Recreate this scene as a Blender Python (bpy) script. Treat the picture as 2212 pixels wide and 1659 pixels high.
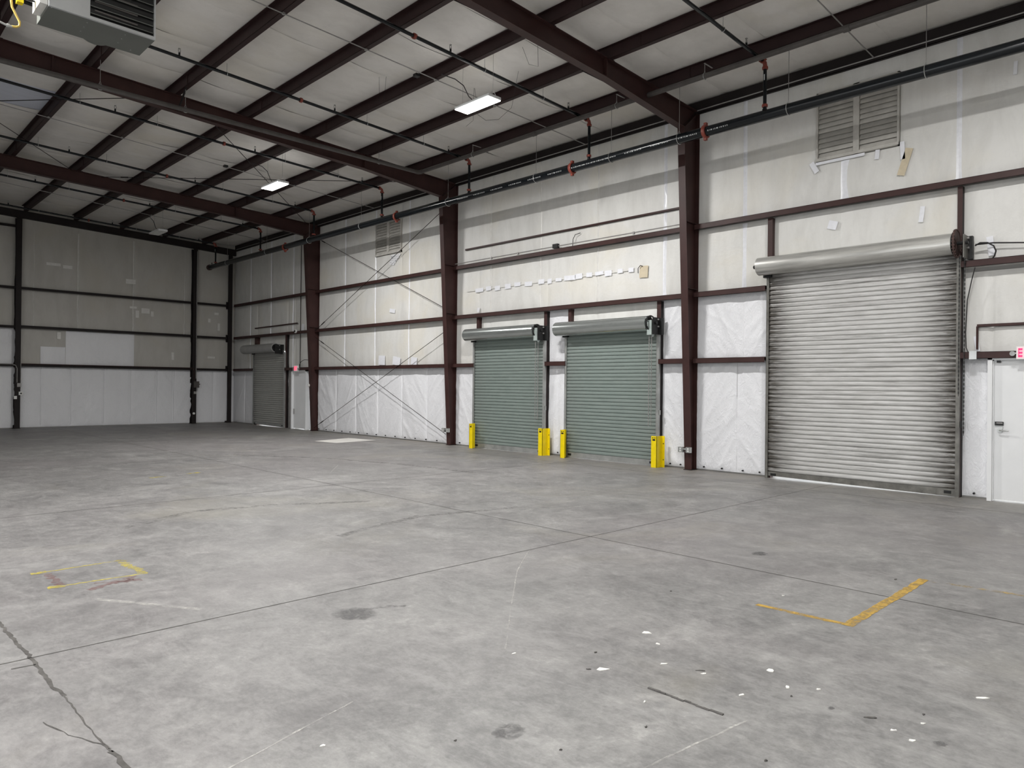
import bpy, math, random
import numpy as np
from mathutils import Matrix, Vector

for o in list(bpy.data.objects):
    bpy.data.objects.remove(o, do_unlink=True)
scene = bpy.context.scene
COL = scene.collection
random.seed(7)

# ------------------------------------------------------------------ camera
def look_basis(yaw, pitch, roll):
    yaw, pitch, roll = map(math.radians, (yaw, pitch, roll))
    f = Vector((math.sin(yaw) * math.cos(pitch), math.cos(yaw) * math.cos(pitch), math.sin(pitch)))
    r = Vector((math.cos(yaw), -math.sin(yaw), 0.0))
    u = r.cross(f)
    c, s = math.cos(roll), math.sin(roll)
    return r * c + u * s, u * c - r * s, f
R_, U_, F_ = look_basis(44.4506, 0.1684, 0.6069)
cam = bpy.data.cameras.new('camera')
cam_o = bpy.data.objects.new('camera', cam)
COL.objects.link(cam_o)
cam_o.matrix_world = Matrix(((R_.x, U_.x, -F_.x, 0.0), (R_.y, U_.y, -F_.y, 0.0), (R_.z, U_.z, -F_.z, 1.68), (0, 0, 0, 1)))
cam.sensor_fit = 'HORIZONTAL'
cam.sensor_width = 36.0
cam.lens = 36.0 * 1549.7 / 2212.0
cam.clip_start = 0.05
cam.clip_end = 300
scene.camera = cam_o

# ------------------------------------------------------------------ world, exposure
world = bpy.data.worlds.new('overcast_sky')
scene.world = world
world.use_nodes = True
bg = world.node_tree.nodes['Background']
bg.inputs['Color'].default_value = (0.93, 0.965, 1.0, 1)
bg.inputs['Strength'].default_value = 3.0
scene.view_settings.view_transform = 'Standard'
scene.view_settings.look = 'None'
scene.view_settings.exposure = 0.14
scene.view_settings.gamma = 1.0
scene.view_settings.use_curve_mapping = False
LAMP_W = 350.0            # watts of each lit high bay

# ------------------------------------------------------------------ materials
def new_mat(name):
    m = bpy.data.materials.new(name)
    m.use_nodes = True
    nt = m.node_tree
    return m, nt, nt.nodes['Principled BSDF']
def N(nt, kind, **kw):
    n = nt.nodes.new(kind)
    for k, v in kw.items():
        setattr(n, k, v)
    return n
def ramp(nt, stops):
    n = nt.nodes.new('ShaderNodeValToRGB')
    el = n.color_ramp.elements
    while len(el) > 1:
        el.remove(el[-1])
    el[0].position, el[0].color = stops[0][0], (*stops[0][1], 1)
    for p, c in stops[1:]:
        e = el.new(p); e.color = (*c, 1)
    return n
def coords(nt, scale=(1, 1, 1), world_space=False):
    if world_space:
        src = N(nt, 'ShaderNodeNewGeometry').outputs['Position']
    else:
        src = N(nt, 'ShaderNodeTexCoord').outputs['Object']
    mp = N(nt, 'ShaderNodeMapping')
    mp.inputs['Scale'].default_value = scale
    nt.links.new(src, mp.inputs['Vector'])
    return mp.outputs['Vector']
def noise(nt, vec, scale, detail=6, rough=0.6, dist=0.0):
    n = N(nt, 'ShaderNodeTexNoise')
    n.inputs['Scale'].default_value = scale
    n.inputs['Detail'].default_value = detail
    n.inputs['Roughness'].default_value = rough
    n.inputs['Distortion'].default_value = dist
    nt.links.new(vec, n.inputs['Vector'])
    return n.outputs['Fac']
def mix(nt, fac, a, b, mode='MIX'):
    n = N(nt, 'ShaderNodeMix', data_type='RGBA', blend_type=mode)
    for sock, v in ((n.inputs[0], fac), (n.inputs[6], a), (n.inputs[7], b)):
        if isinstance(v, (int, float)):
            sock.default_value = v
        elif isinstance(v, tuple):
            sock.default_value = (*v, 1)
        else:
            nt.links.new(v, sock)
    return n.outputs[2]
def math_n(nt, op, a, b=None, clamp=False):
    n = N(nt, 'ShaderNodeMath', operation=op, use_clamp=clamp)
    for i, v in enumerate((a, b)):
        if v is None: continue
        if isinstance(v, (int, float)): n.inputs[i].default_value = v
        else: nt.links.new(v, n.inputs[i])
    return n.outputs[0]
def maprange(nt, v, a, b, c=0.0, d=1.0):
    n = N(nt, 'ShaderNodeMapRange')
    n.inputs[1].default_value, n.inputs[2].default_value = a, b
    n.inputs[3].default_value, n.inputs[4].default_value = c, d
    nt.links.new(v, n.inputs[0])
    return n.outputs[0]
def bump(nt, bsdf, h, strength, distance=0.01):
    b = N(nt, 'ShaderNodeBump')
    b.inputs['Strength'].default_value = strength
    b.inputs['Distance'].default_value = distance
    nt.links.new(h, b.inputs['Height'])
    nt.links.new(b.outputs[0], bsdf.inputs['Normal'])
def simple(name, col, rough=0.5, metal=0.0, var=0.25, scale=6.0, spec=0.4, bmp=0.0, stretch=(1, 1, 1)):
    m, nt, b = new_mat(name)
    v = coords(nt, stretch, True)
    f = noise(nt, v, scale, 5, 0.6)
    lo = tuple(c * (1 - var) for c in col); hi = tuple(min(1, c * (1 + var)) for c in col)
    r = ramp(nt, [(0.3, lo), (0.7, hi)])
    nt.links.new(f, r.inputs[0]); nt.links.new(r.outputs[0], b.inputs['Base Color'])
    b.inputs['Roughness'].default_value = rough
    b.inputs['Metallic'].default_value = metal
    b.inputs['Specular IOR Level'].default_value = spec
    if bmp:
        bump(nt, b, noise(nt, v, scale * 4, 4), bmp, 0.004)
    return m
M = {}
M['steel'] = simple('red_oxide_steel', (0.048, 0.0215, 0.0195), 0.48, 0, 0.18, 3.0, 0.3, 0.05)
M['purlin'] = simple('dark_purlin_steel', (0.030, 0.0150, 0.0150), 0.5, 0, 0.18, 3.0, 0.25)
M['steel_dark'] = simple('dark_and_shaded_steel', (0.016, 0.012, 0.012), 0.6, 0, 0.2, 3.0, 0.25)
M['black_pipe'] = simple('black_painted_pipe', (0.006, 0.008, 0.010), 0.2, 0, 0.2, 4.0, 0.4)
M['gas_pipe'] = simple('dusty_grey_gas_pipe', (0.085, 0.076, 0.072), 0.5, 0, 0.2, 5.0)
M['red_fit'] = simple('orange_red_fitting', (0.23, 0.050, 0.034), 0.45, 0, 0.2, 20.0)
M['zinc'] = simple('galvanised_zinc', (0.50, 0.51, 0.50), 0.38, 0.75, 0.12, 9.0)
M['zinc_dull'] = simple('dull_conduit', (0.34, 0.33, 0.32), 0.5, 0.4, 0.15, 9.0)
M['dark_iron'] = simple('dark_greasy_iron', (0.018, 0.018, 0.018), 0.5, 0.3, 0.3, 14.0)
M['rust_iron'] = simple('rusty_brown_iron', (0.075, 0.045, 0.040), 0.6, 0.2, 0.3, 14.0)
M['plate_green'] = simple('pale_green_plate', (0.42, 0.48, 0.46), 0.45, 0.2, 0.1, 9.0)
M['yellow'] = simple('safety_yellow_paint', (0.86, 0.66, 0.004), 0.38, 0, 0.08, 10.0)
M['white_paint'] = simple('white_door_paint', (0.80, 0.81, 0.82), 0.42, 0, 0.03, 2.0)
M['white_plastic'] = simple('white_plastic', (0.78, 0.78, 0.76), 0.35, 0, 0.03, 8.0)
M['tape_white'] = simple('white_vinyl_tape', (0.82, 0.83, 0.87), 0.28, 0, 0.05, 14.0, 0.5, 0.3)
M['tape_aged'] = simple('aged_seam_tape', (0.70, 0.69, 0.66), 0.38, 0, 0.08, 9.0, 0.5, 0.2)
M['tape_tan'] = simple('tan_tape', (0.60, 0.52, 0.38), 0.45, 0, 0.1, 9.0)
M['black'] = simple('black_plastic', (0.012, 0.012, 0.012), 0.45, 0, 0.2, 9.0)
M['cable'] = simple('black_cable', (0.022, 0.020, 0.020), 0.5, 0, 0.2, 9.0)
M['heater_grey'] = simple('heater_enamel', (0.125, 0.132, 0.12), 0.45, 0.1, 0.06, 3.0)
M['heater_front'] = simple('heater_silver_panel', (0.62, 0.64, 0.65), 0.3, 0.7, 0.05, 5.0)
M['hose'] = simple('yellow_gas_hose', (0.60, 0.42, 0.10), 0.4, 0, 0.1, 20.0)
M['louver'] = simple('dusty_louver_blade', (0.50, 0.485, 0.45), 0.6, 0, 0.14, 5.0)
M['print'] = simple('white_pipe_print', (0.62, 0.63, 0.62), 0.5, 0, 0.1, 30.0)
M['debris'] = simple('dirty_white_scrap', (0.80, 0.79, 0.75), 0.6, 0, 0.12, 40.0)
M['debris_dark'] = simple('dark_dirt_scrap', (0.10, 0.095, 0.09), 0.8, 0, 0.3, 40.0)
M['outside'] = simple('outside_concrete', (0.82, 0.81, 0.79), 0.9, 0, 0.06, 2.0)
M['deck'] = simple('roof_deck', (0.45, 0.44, 0.42), 0.8, 0, 0.05, 2.0)

def insulation_mat(name, base, dirt, stain, rough, streak, amt_dirt, amt_stain, wr_bump, wr_scale):
    m, nt, b = new_mat(name)
    p = coords(nt, (1, 1, 1), True)
    ps = coords(nt, streak, True)
    f1 = noise(nt, ps, 1.6, 8, 0.62, 0.4)
    f2 = noise(nt, p, 0.55, 5, 0.55, 0.6)
    f3 = noise(nt, p, 9.0, 6, 0.7)
    c = mix(nt, math_n(nt, 'MULTIPLY', maprange(nt, f1, 0.42, 0.75), amt_dirt), base, dirt)
    c = mix(nt, math_n(nt, 'MULTIPLY', maprange(nt, f2, 0.5, 0.72), amt_stain), c, stain)
    c = mix(nt, math_n(nt, 'MULTIPLY', maprange(nt, f3, 0.55, 0.85), 0.25 * amt_dirt), c, tuple(x * 0.6 for x in dirt))
    nt.links.new(c, b.inputs['Base Color'])
    b.inputs['Roughness'].default_value = rough
    b.inputs['Specular IOR Level'].default_value = 0.4
    if wr_bump > 0.9:
        pr_ = coords(nt, (1.2, 1.2, 0.6), True)
        rd = math_n(nt, 'ABSOLUTE', math_n(nt, 'SUBTRACT', noise(nt, pr_, wr_scale, 5, 0.55, 1.6), 0.5))
        rd2 = math_n(nt, 'ABSOLUTE', math_n(nt, 'SUBTRACT', noise(nt, p, wr_scale * 2.3, 4, 0.55, 1.0), 0.5))
        bump(nt, b, math_n(nt, 'ADD', rd, math_n(nt, 'MULTIPLY', rd2, 0.25)), 0.42, 0.06)
        return m
    h = math_n(nt, 'ADD', noise(nt, p, wr_scale, 6, 0.6, 1.2), math_n(nt, 'MULTIPLY', noise(nt, p, wr_scale * 5, 3, 0.6, 0.8), 0.25))
    bump(nt, b, h, wr_bump, 0.035)
    return m
M['aged'] = insulation_mat('aged_vinyl_insulation', (0.74, 0.735, 0.71), (0.56, 0.55, 0.52), (0.72, 0.68, 0.58), 0.5, (1.6, 1.6, 0.5), 0.6, 0.6, 0.22, 2.6)
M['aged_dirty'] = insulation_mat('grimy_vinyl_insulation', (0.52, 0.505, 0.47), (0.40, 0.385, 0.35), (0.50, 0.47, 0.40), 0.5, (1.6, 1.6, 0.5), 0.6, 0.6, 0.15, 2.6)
M['liner'] = insulation_mat('white_poly_liner', (0.83, 0.835, 0.86), (0.73, 0.735, 0.76), (0.80, 0.805, 0.83), 0.33, (2, 2, 0.6), 0.35, 0.3, 1.0, 7.0)
M['ceil'] = insulation_mat('aged_ceiling_vinyl', (0.80, 0.775, 0.74), (0.62, 0.595, 0.555), (0.74, 0.695, 0.60), 0.52, (1.0, 1.5, 1), 0.6, 0.6, 0.14, 2.2)
M['ceil_clean'] = insulation_mat('blue_white_ceiling_patch', (0.60, 0.63, 0.72), (0.48, 0.5, 0.56), (0.6, 0.62, 0.7), 0.4, (0.6, 4, 1), 0.4, 0.3, 0.25, 3.0)

def slat_mat(name, base, light, grime, metal, rough, gscale, edge, half):
    m, nt, b = new_mat(name)
    p = coords(nt, (1, 1, 1), True)
    ps = coords(nt, (1, 1.1, 14), True)
    f1 = noise(nt, ps, gscale, 7, 0.65, 0.3)
    c = mix(nt, maprange(nt, f1, 0.35, 0.7), base, light)
    f2 = noise(nt, coords(nt, (1, 0.55, 11), True), 1.5, 9, 0.72, 0.25)
    c = mix(nt, math_n(nt, 'MULTIPLY', maprange(nt, f2, 0.53, 0.74), edge * 0.8), c, grime)
    # grime carried up at both ends, where the slats rub in the guides
    sep = N(nt, 'ShaderNodeSeparateXYZ')
    nt.links.new(N(nt, 'ShaderNodeTexCoord').outputs['Object'], sep.inputs[0])
    ay = math_n(nt, 'ABSOLUTE', sep.outputs[1])
    e = maprange(nt, ay, half - 0.8, half - 0.02)
    e = math_n(nt, 'POWER', e, 1.7)
    e = math_n(nt, 'MULTIPLY', e, maprange(nt, noise(nt, ps, 2.5, 6, 0.7), 0.3, 0.6, 0.3, 1.3), True)
    c = mix(nt, math_n(nt, 'MULTIPLY', e, edge * 1.25, True), c, grime)
    nt.links.new(c, b.inputs['Base Color'])
    b.inputs['Roughness'].default_value = rough
    b.inputs['Metallic'].default_value = metal
    return m
M['slat_green'] = slat_mat('green_grey_slat', (0.195, 0.238, 0.220), (0.24, 0.283, 0.264), (0.16, 0.16, 0.15), 0.0, 0.36, 2.0, 0.25, 1.3)
M['slat_big'] = slat_mat('worn_grey_slat', (0.46, 0.455, 0.44), (0.66, 0.655, 0.645), (0.07, 0.062, 0.052), 0.12, 0.33, 2.0, 0.85, 1.58)
M['slat_far'] = slat_mat('dull_grey_slat', (0.34, 0.34, 0.32), (0.40, 0.40, 0.38), (0.14, 0.13, 0.12), 0.0, 0.45, 2.0, 0.35, 1.35)
M['hood_big'] = simple('worn_galvanised_hood', (0.50, 0.495, 0.47), 0.32, 0.45, 0.28, 2.2, 0.5, 0.0, (2, 0.5, 6))
M['hood_green'] = simple('bright_galvanised_hood', (0.46, 0.49, 0.48), 0.2, 0.75, 0.15, 2.0, 0.5, 0.0, (2, 0.5, 6))
M['hood_far'] = simple('grey_hood', (0.36, 0.36, 0.35), 0.45, 0.2, 0.1, 2.0)
M['guide'] = simple('galvanised_guide', (0.40, 0.41, 0.40), 0.42, 0.5, 0.2, 4.0)
M['guide_big'] = simple('greasy_guide', (0.17, 0.165, 0.15), 0.45, 0.4, 0.35, 6.0)

def floor_mat():
    m, nt, b = new_mat('worn_concrete')
    p = coords(nt)
    big = noise(nt, p, 0.16, 4, 0.55, 0.5)
    mid = noise(nt, p, 1.1, 12, 0.74, 0.5)
    fine = noise(nt, p, 7.0, 12, 0.80, 0.3)
    grit = noise(nt, coords(nt, (1.6, 0.9, 1)), 22, 8, 0.78, 0.2)
    speck = noise(nt, p, 55, 4, 0.7)
    scuff = noise(nt, coords(nt, (2.6, 1.1, 1)), 1.8, 12, 0.78, 0.7)
    c = ramp(nt, [(0.37, (0.10, 0.098, 0.097)), (0.475, (0.178, 0.175, 0.172)), (0.545, (0.24, 0.236, 0.23)), (0.64, (0.37, 0.365, 0.352))])
    f = math_n(nt, 'ADD', math_n(nt, 'MULTIPLY', mid, 0.40), math_n(nt, 'ADD', math_n(nt, 'MULTIPLY', fine, 0.36), math_n(nt, 'MULTIPLY', grit, 0.24)))
    nt.links.new(f, c.inputs[0])
    c = c.outputs[0]
    c = mix(nt, math_n(nt, 'MULTIPLY', maprange(nt, scuff, 0.50, 0.66), 0.42), c, (0.345, 0.34, 0.332))
    c = mix(nt, math_n(nt, 'MULTIPLY', maprange(nt, big, 0.42, 0.6), 0.30), c, (0.23, 0.208, 0.212))
    c = mix(nt, math_n(nt, 'MULTIPLY', maprange(nt, noise(nt, p, 0.33, 6, 0.6, 0.8), 0.54, 0.70), 0.30), c, (0.31, 0.288, 0.232))
    # white worn patches
    w = noise(nt, p, 0.28, 12, 0.76, 1.6)
    c = mix(nt, math_n(nt, 'MULTIPLY', maprange(nt, w, 0.54, 0.70), 0.55), c, (0.43, 0.425, 0.41))
    # oily dark marks
    d = noise(nt, coords(nt, (1.4, 0.8, 1)), 0.9, 9, 0.72, 2.2)
    c = mix(nt, math_n(nt, 'MULTIPLY', maprange(nt, d, 0.57, 0.74), 0.5), c, (0.095, 0.092, 0.092))
    c = mix(nt, math_n(nt, 'MULTIPLY', maprange(nt, speck, 0.60, 0.78), 0.35), c, (0.11, 0.108, 0.105))
    # tracked-in dirt along the door wall
    sep = N(nt, 'ShaderNodeSeparateXYZ'); nt.links.new(p, sep.inputs[0])
    near = math_n(nt, 'MULTIPLY', maprange(nt, sep.outputs[0], 11.3, 13.0), maprange(nt, mid, 0.35, 0.6))
    c = mix(nt, math_n(nt, 'MULTIPLY', near, 0.55, True), c, (0.21, 0.185, 0.14))
    nt.links.new(c, b.inputs['Base Color'])
    r = maprange(nt, fine, 0.3, 0.7, 0.42, 0.62)
    nt.links.new(r, b.inputs['Roughness'])
    b.inputs['Specular IOR Level'].default_value = 0.35
    bump(nt, b, math_n(nt, 'ADD', fine, math_n(nt, 'MULTIPLY', speck, 0.3)), 0.10, 0.01)
    return m
M['floor'] = floor_mat()
M['joint'] = simple('dark_joint_filler', (0.085, 0.08, 0.075), 0.85, 0, 0.4, 12.0)  # plain dark tone for saw joints and cracks
M['patch'] = simple('pale_floor_patch', (0.66, 0.645, 0.61), 0.7, 0, 0.06, 3.0)
def worn_paint(name, col, lo, hi):
    """paint film with worn holes (transparent where it has come off)"""
    m, nt, b = new_mat(name)
    p = coords(nt, (1, 1, 1), True)
    f = noise(nt, p, 16, 8, 0.75, 0.4)
    g = noise(nt, p, 3.5, 4, 0.6, 0.4)
    b.inputs['Base Color'].default_value = (*col, 1)
    b.inputs['Roughness'].default_value = 0.6
    a = maprange(nt, math_n(nt, 'ADD', math_n(nt, 'MULTIPLY', f, 0.6), math_n(nt, 'MULTIPLY', g, 0.4)), lo, hi)
    nt.links.new(a, b.inputs['Alpha'])
    return m
M['tape_yellow'] = worn_paint('worn_yellow_floor_tape', (0.46, 0.29, 0.05), 0.34, 0.56)
M['tape_faded'] = worn_paint('faded_yellow_floor_tape', (0.46, 0.33, 0.12), 0.46, 0.66)
M['spray_yellow'] = worn_paint('yellow_spray_line', (0.58, 0.48, 0.07), 0.38, 0.66)
M['spray_red'] = worn_paint('red_spray_line', (0.22, 0.095, 0.09), 0.38, 0.74)
def soft_stain(name, col):
    m, nt, b = new_mat(name)
    g = N(nt, 'ShaderNodeTexGradient', gradient_type='SPHERICAL')
    mp = N(nt, 'ShaderNodeMapping'); mp.inputs['Location'].default_value = (-1, -1, 0); mp.inputs['Scale'].default_value = (2, 2, 0)
    nt.links.new(N(nt, 'ShaderNodeTexCoord').outputs['Generated'], mp.inputs['Vector']); nt.links.new(mp.outputs[0], g.inputs[0])
    f = noise(nt, coords(nt, (1, 1, 1), True), 14, 8, 0.75, 0.6)
    b.inputs['Base Color'].default_value = (*col, 1); b.inputs['Roughness'].default_value = 0.6
    a = math_n(nt, 'MULTIPLY', maprange(nt, f, 0.36, 0.6), maprange(nt, g.outputs['Fac'], 0.0, 0.5), True)
    nt.links.new(math_n(nt, 'MULTIPLY', a, 0.85), b.inputs['Alpha'])
    return m
M['stain'] = soft_stain('oil_stain', (0.11, 0.108, 0.108))
M['smear'] = worn_paint('oil_smear', (0.12, 0.115, 0.115), 0.44, 0.72)
M['tyre'] = worn_paint('tyre_scuff', (0.15, 0.145, 0.14), 0.46, 0.72)
M['scratch'] = worn_paint('pale_scratch', (0.52, 0.51, 0.48), 0.42, 0.66)

def emit_mat(name, col, s):
    m, nt, b = new_mat(name)
    b.inputs['Base Color'].default_value = (*col, 1)
    b.inputs['Emission Color'].default_value = (*col, 1)
    b.inputs['Emission Strength'].default_value = s
    return m
M['lens_on'] = emit_mat('lit_led_lens', (1.0, 0.985, 0.95), 9.0)
M['lens_off'] = simple('unlit_led_lens', (0.72, 0.72, 0.70), 0.3, 0, 0.03, 8.0)
M['exit_red'] = emit_mat('lit_exit_letters', (0.93, 0.035, 0.16), 0.75)
M['exit_face'] = emit_mat('lit_exit_face', (0.85, 0.60, 0.64), 0.25)

# ------------------------------------------------------------------ mesh helpers
ORG = {}
class MB:
    def __init__(s):
        s.v = []; s.f = []
    def add(s, vs, fs):
        k = len(s.v)
        s.v.extend(tuple(p) for p in vs)
        s.f.extend(tuple(i + k for i in f) for f in fs)
        return s
    def box(s, x0, x1, y0, y1, z0, z1):
        x0, x1 = sorted((x0, x1)); y0, y1 = sorted((y0, y1)); z0, z1 = sorted((z0, z1))
        vs = [(x, y, z) for x in (x0, x1) for y in (y0, y1) for z in (z0, z1)]
        return s.add(vs, [(0, 1, 3, 2), (4, 6, 7, 5), (0, 4, 5, 1), (2, 3, 7, 6), (0, 2, 6, 4), (1, 5, 7, 3)])
    def hexa(s, a, b):
        """two quads (four corners each, same order) joined into a solid"""
        return s.add(list(a) + list(b), [(3, 2, 1, 0), (4, 5, 6, 7), (0, 1, 5, 4), (1, 2, 6, 5), (2, 3, 7, 6), (3, 0, 4, 7)])
    def prism(s, poly, axis, a, b):
        """polygon of (p,q) pairs swept along axis 'x','y' or 'z' from a to b"""
        def P(p, q, t):
            return {'x': (t, p, q), 'y': (p, t, q), 'z': (p, q, t)}[axis]
        n = len(poly)
        vs = [P(p, q, a) for p, q in poly] + [P(p, q, b) for p, q in poly]
        fs = [tuple(range(n - 1, -1, -1)), tuple(range(n, 2 * n))]
        fs += [(i, (i + 1) % n, n + (i + 1) % n, n + i) for i in range(n)]
        return s.add(vs, fs)
    def tube(s, path, r, n=10, caps=True):
        pts = [Vector(p) for p in path]
        rs = r if isinstance(r, (list, tuple)) else [r] * len(pts)
        ref = None; rings = []
        for i, p in enumerate(pts):
            t = (pts[min(i + 1, len(pts) - 1)] - pts[max(i - 1, 0)]).normalized()
            if ref is None:
                a = Vector((0, 0, 1)) if abs(t.z) < 0.9 else Vector((1, 0, 0))
                ref = (a - t * a.dot(t)).normalized()
            else:
                ref = (ref - t * ref.dot(t)).normalized()
            w = t.cross(ref)
            rings.append([p + (ref * math.cos(2 * math.pi * k / n) + w * math.sin(2 * math.pi * k / n)) * rs[i] for k in range(n)])
        vs = [q for ring in rings for q in ring]
        fs = []
        for i in range(len(rings) - 1):
            for k in range(n):
                fs.append((i * n + k, i * n + (k + 1) % n, (i + 1) * n + (k + 1) % n, (i + 1) * n + k))
        if caps:
            fs.append(tuple(range(n - 1, -1, -1))); fs.append(tuple(range((len(rings) - 1) * n, len(rings) * n)))
        return s.add(vs, fs)
    def ring(s, c, axis, R, r, n=20, k=6):
        """torus round point c about 'x','y','z'"""
        vs = []; fs = []
        for i in range(n):
            a = 2 * math.pi * i / n
            for j in range(k):
                b = 2 * math.pi * j / k
                d = R + r * math.cos(b); h = r * math.sin(b)
                u, v = d * math.cos(a), d * math.sin(a)
                q = {'x': (h, u, v), 'y': (u, h, v), 'z': (u, v, h)}[axis]
                vs.append((c[0] + q[0], c[1] + q[1], c[2] + q[2]))
                fs.append((i * k + j, ((i + 1) % n) * k + j, ((i + 1) % n) * k + (j + 1) % k, i * k + (j + 1) % k))
        return s.add(vs, fs)
    def build(s, name, mat, parent=None, smooth=False, org=None):
        o3 = org if org is not None else (ORG.get(parent.name, (0, 0, 0)) if parent else (0, 0, 0))
        me = bpy.data.meshes.new(name)
        me.from_pydata([(x - o3[0], y - o3[1], z - o3[2]) for x, y, z in s.v], [], s.f)
        me.materials.append(M[mat] if isinstance(mat, str) else mat)
        if smooth:
            me.shade_smooth(); me.set_sharp_from_angle(angle=math.radians(40))
        me.update()
        o = bpy.data.objects.new(name, me)
        COL.objects.link(o)
        if parent:
            o.parent = parent; ORG[o.name] = o3
        else:
            o.location = o3; ORG[o.name] = o3
        return o
def share(name, me, parent, loc):
    """another object on shared mesh data; loc in world space"""
    o = bpy.data.objects.new(name, me)
    COL.objects.link(o); o.parent = parent
    g = ORG[parent.name]
    o.location = (loc[0] - g[0], loc[1] - g[1], loc[2] - g[2])
    return o
def tag(o, label=None, cat=None, group=None, kind=None):
    if label: o['label'] = label
    if cat: o['category'] = cat
    if group: o['group'] = group
    if kind: o['kind'] = kind
    return o
def empty(name, loc):
    o = bpy.data.objects.new(name, None)
    o.empty_display_size = 0.1
    COL.objects.link(o); o.location = loc
    ORG[o.name] = tuple(loc)
    return o
ORD = ['first', 'second', 'third', 'fourth', 'fifth', 'sixth', 'seventh', 'eighth', 'ninth', 'tenth']

def vnoise(x, y, seed):
    xi = np.floor(x).astype(np.int64); yi = np.floor(y).astype(np.int64)
    xf = x - xi; yf = y - yi
    u = xf * xf * (3 - 2 * xf); v = yf * yf * (3 - 2 * yf)
    def h(i, j):
        n = (i * 374761393 + j * 668265263 + seed * 974711) & 0x7fffffff
        n = ((n ^ (n >> 13)) * 1274126177) & 0x7fffffff
        return ((n ^ (n >> 16)) & 0xffff) / 65535.0
    return (h(xi, yi) * (1 - u) + h(xi + 1, yi) * u) * (1 - v) + (h(xi, yi + 1) * (1 - u) + h(xi + 1, yi + 1) * u) * v - 0.5
def ridged(x, y, seed):
    return 1 - np.abs(vnoise(x, y, seed)) * 2.0
SEED = [11]
def sheet(name, parent, mat, P0, U, V, Nn, lu, lv, res, disp, label=None):
    """wavy sheet: P0 + a*U + b*V + disp(a,b)*Nn, a in 0..lu, b in 0..lv"""
    nu = max(2, int(round(lu / res)) + 1); nv = max(2, int(round(lv / res)) + 1)
    a, b = np.meshgrid(np.linspace(0, lu, nu), np.linspace(0, lv, nv))
    SEED[0] += 1
    d = disp(a, b, lu, lv, SEED[0])
    P0 = np.array(P0, float); U = np.array(U, float); V = np.array(V, float); Nn = np.array(Nn, float)
    g = ORG.get(parent.name, (0, 0, 0))
    pts = P0 - np.array(g) + a[..., None] * U + b[..., None] * V + d[..., None] * Nn
    idx = np.arange(nu * nv).reshape(nv, nu)
    q = np.stack([idx[:-1, :-1], idx[:-1, 1:], idx[1:, 1:], idx[1:, :-1]], -1).reshape(-1, 4)
    me = bpy.data.meshes.new(name)
    me.from_pydata(pts.reshape(-1, 3).tolist(), [], q.tolist())
    me.materials.append(M[mat]); me.shade_smooth(); me.update()
    o = bpy.data.objects.new(name, me); COL.objects.link(o); o.parent = parent
    if label: o['label'] = label
    return o
def edge_d(a, b, lu, lv):
    return np.minimum(np.minimum(a, lu - a), np.minimum(b, lv - b))
def disp_aged(a, b, lu, lv, sd):
    du = np.minimum(a, lu - a); dv = np.minimum(b, lv - b)
    pil = (1 - np.exp(-du / 0.05)) * (1 - np.exp(-dv / 0.12))
    w = 0.010 * vnoise(a * 1.1, b * 0.8, sd) + 0.006 * vnoise(a * 5, b * 0.9, sd + 3) + 0.003 * vnoise(a * 9, b * 6, sd + 5)
    return 0.022 * pil + w * pil
def disp_liner(a, b, lu, lv, sd):
    du = np.minimum(a, lu - a); dv = np.minimum(b, lv - b)
    pil = (1 - np.exp(-du / 0.07)) * (1 - np.exp(-dv / 0.05))
    sg = 1 if sd % 2 else -1
    s = a + b * 0.5 * sg
    w = 0.030 * vnoise(s * 1.1, b * 0.4, sd) + 0.010 * vnoise(s * 3.4, b * 1.0, sd + 1)
    w = w + 0.016 * ridged(s * 2.6, b * 0.9 + a * 0.5 * sg, sd + 2) ** 5 + 0.010 * ridged(s * 6 + b * 1.5 * sg, b * 2.4 - a * 1.2, sd + 9) ** 4
    w = w + 0.003 * ridged(s * 12 + b * 3, b * 7 - a * 4 * sg, sd + 13) ** 2
    return 0.018 * pil + w * (0.25 + 0.75 * pil)

# ------------------------------------------------------------------ main dimensions
XW = 13.10                 # insulation plane of the door wall
XG = 12.90                 # inner face of its girts
YW = 30.475                # insulation plane of the end wall
YG = 30.275
SL = 0.0404                # roof slope
def zr(x, off=0.0):        # top of rafters / underside of purlins
    return 7.375 + off + SL * (13.0 - x)
XR = -1.5                  # ridge
PUR = [11.655 - 1.556 * k for k in range(9)]
GZ = [2.236, 3.584, 4.967]
FR = [7.96, 15.66, 23.33]  # centre lines of the three portal frames

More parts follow.
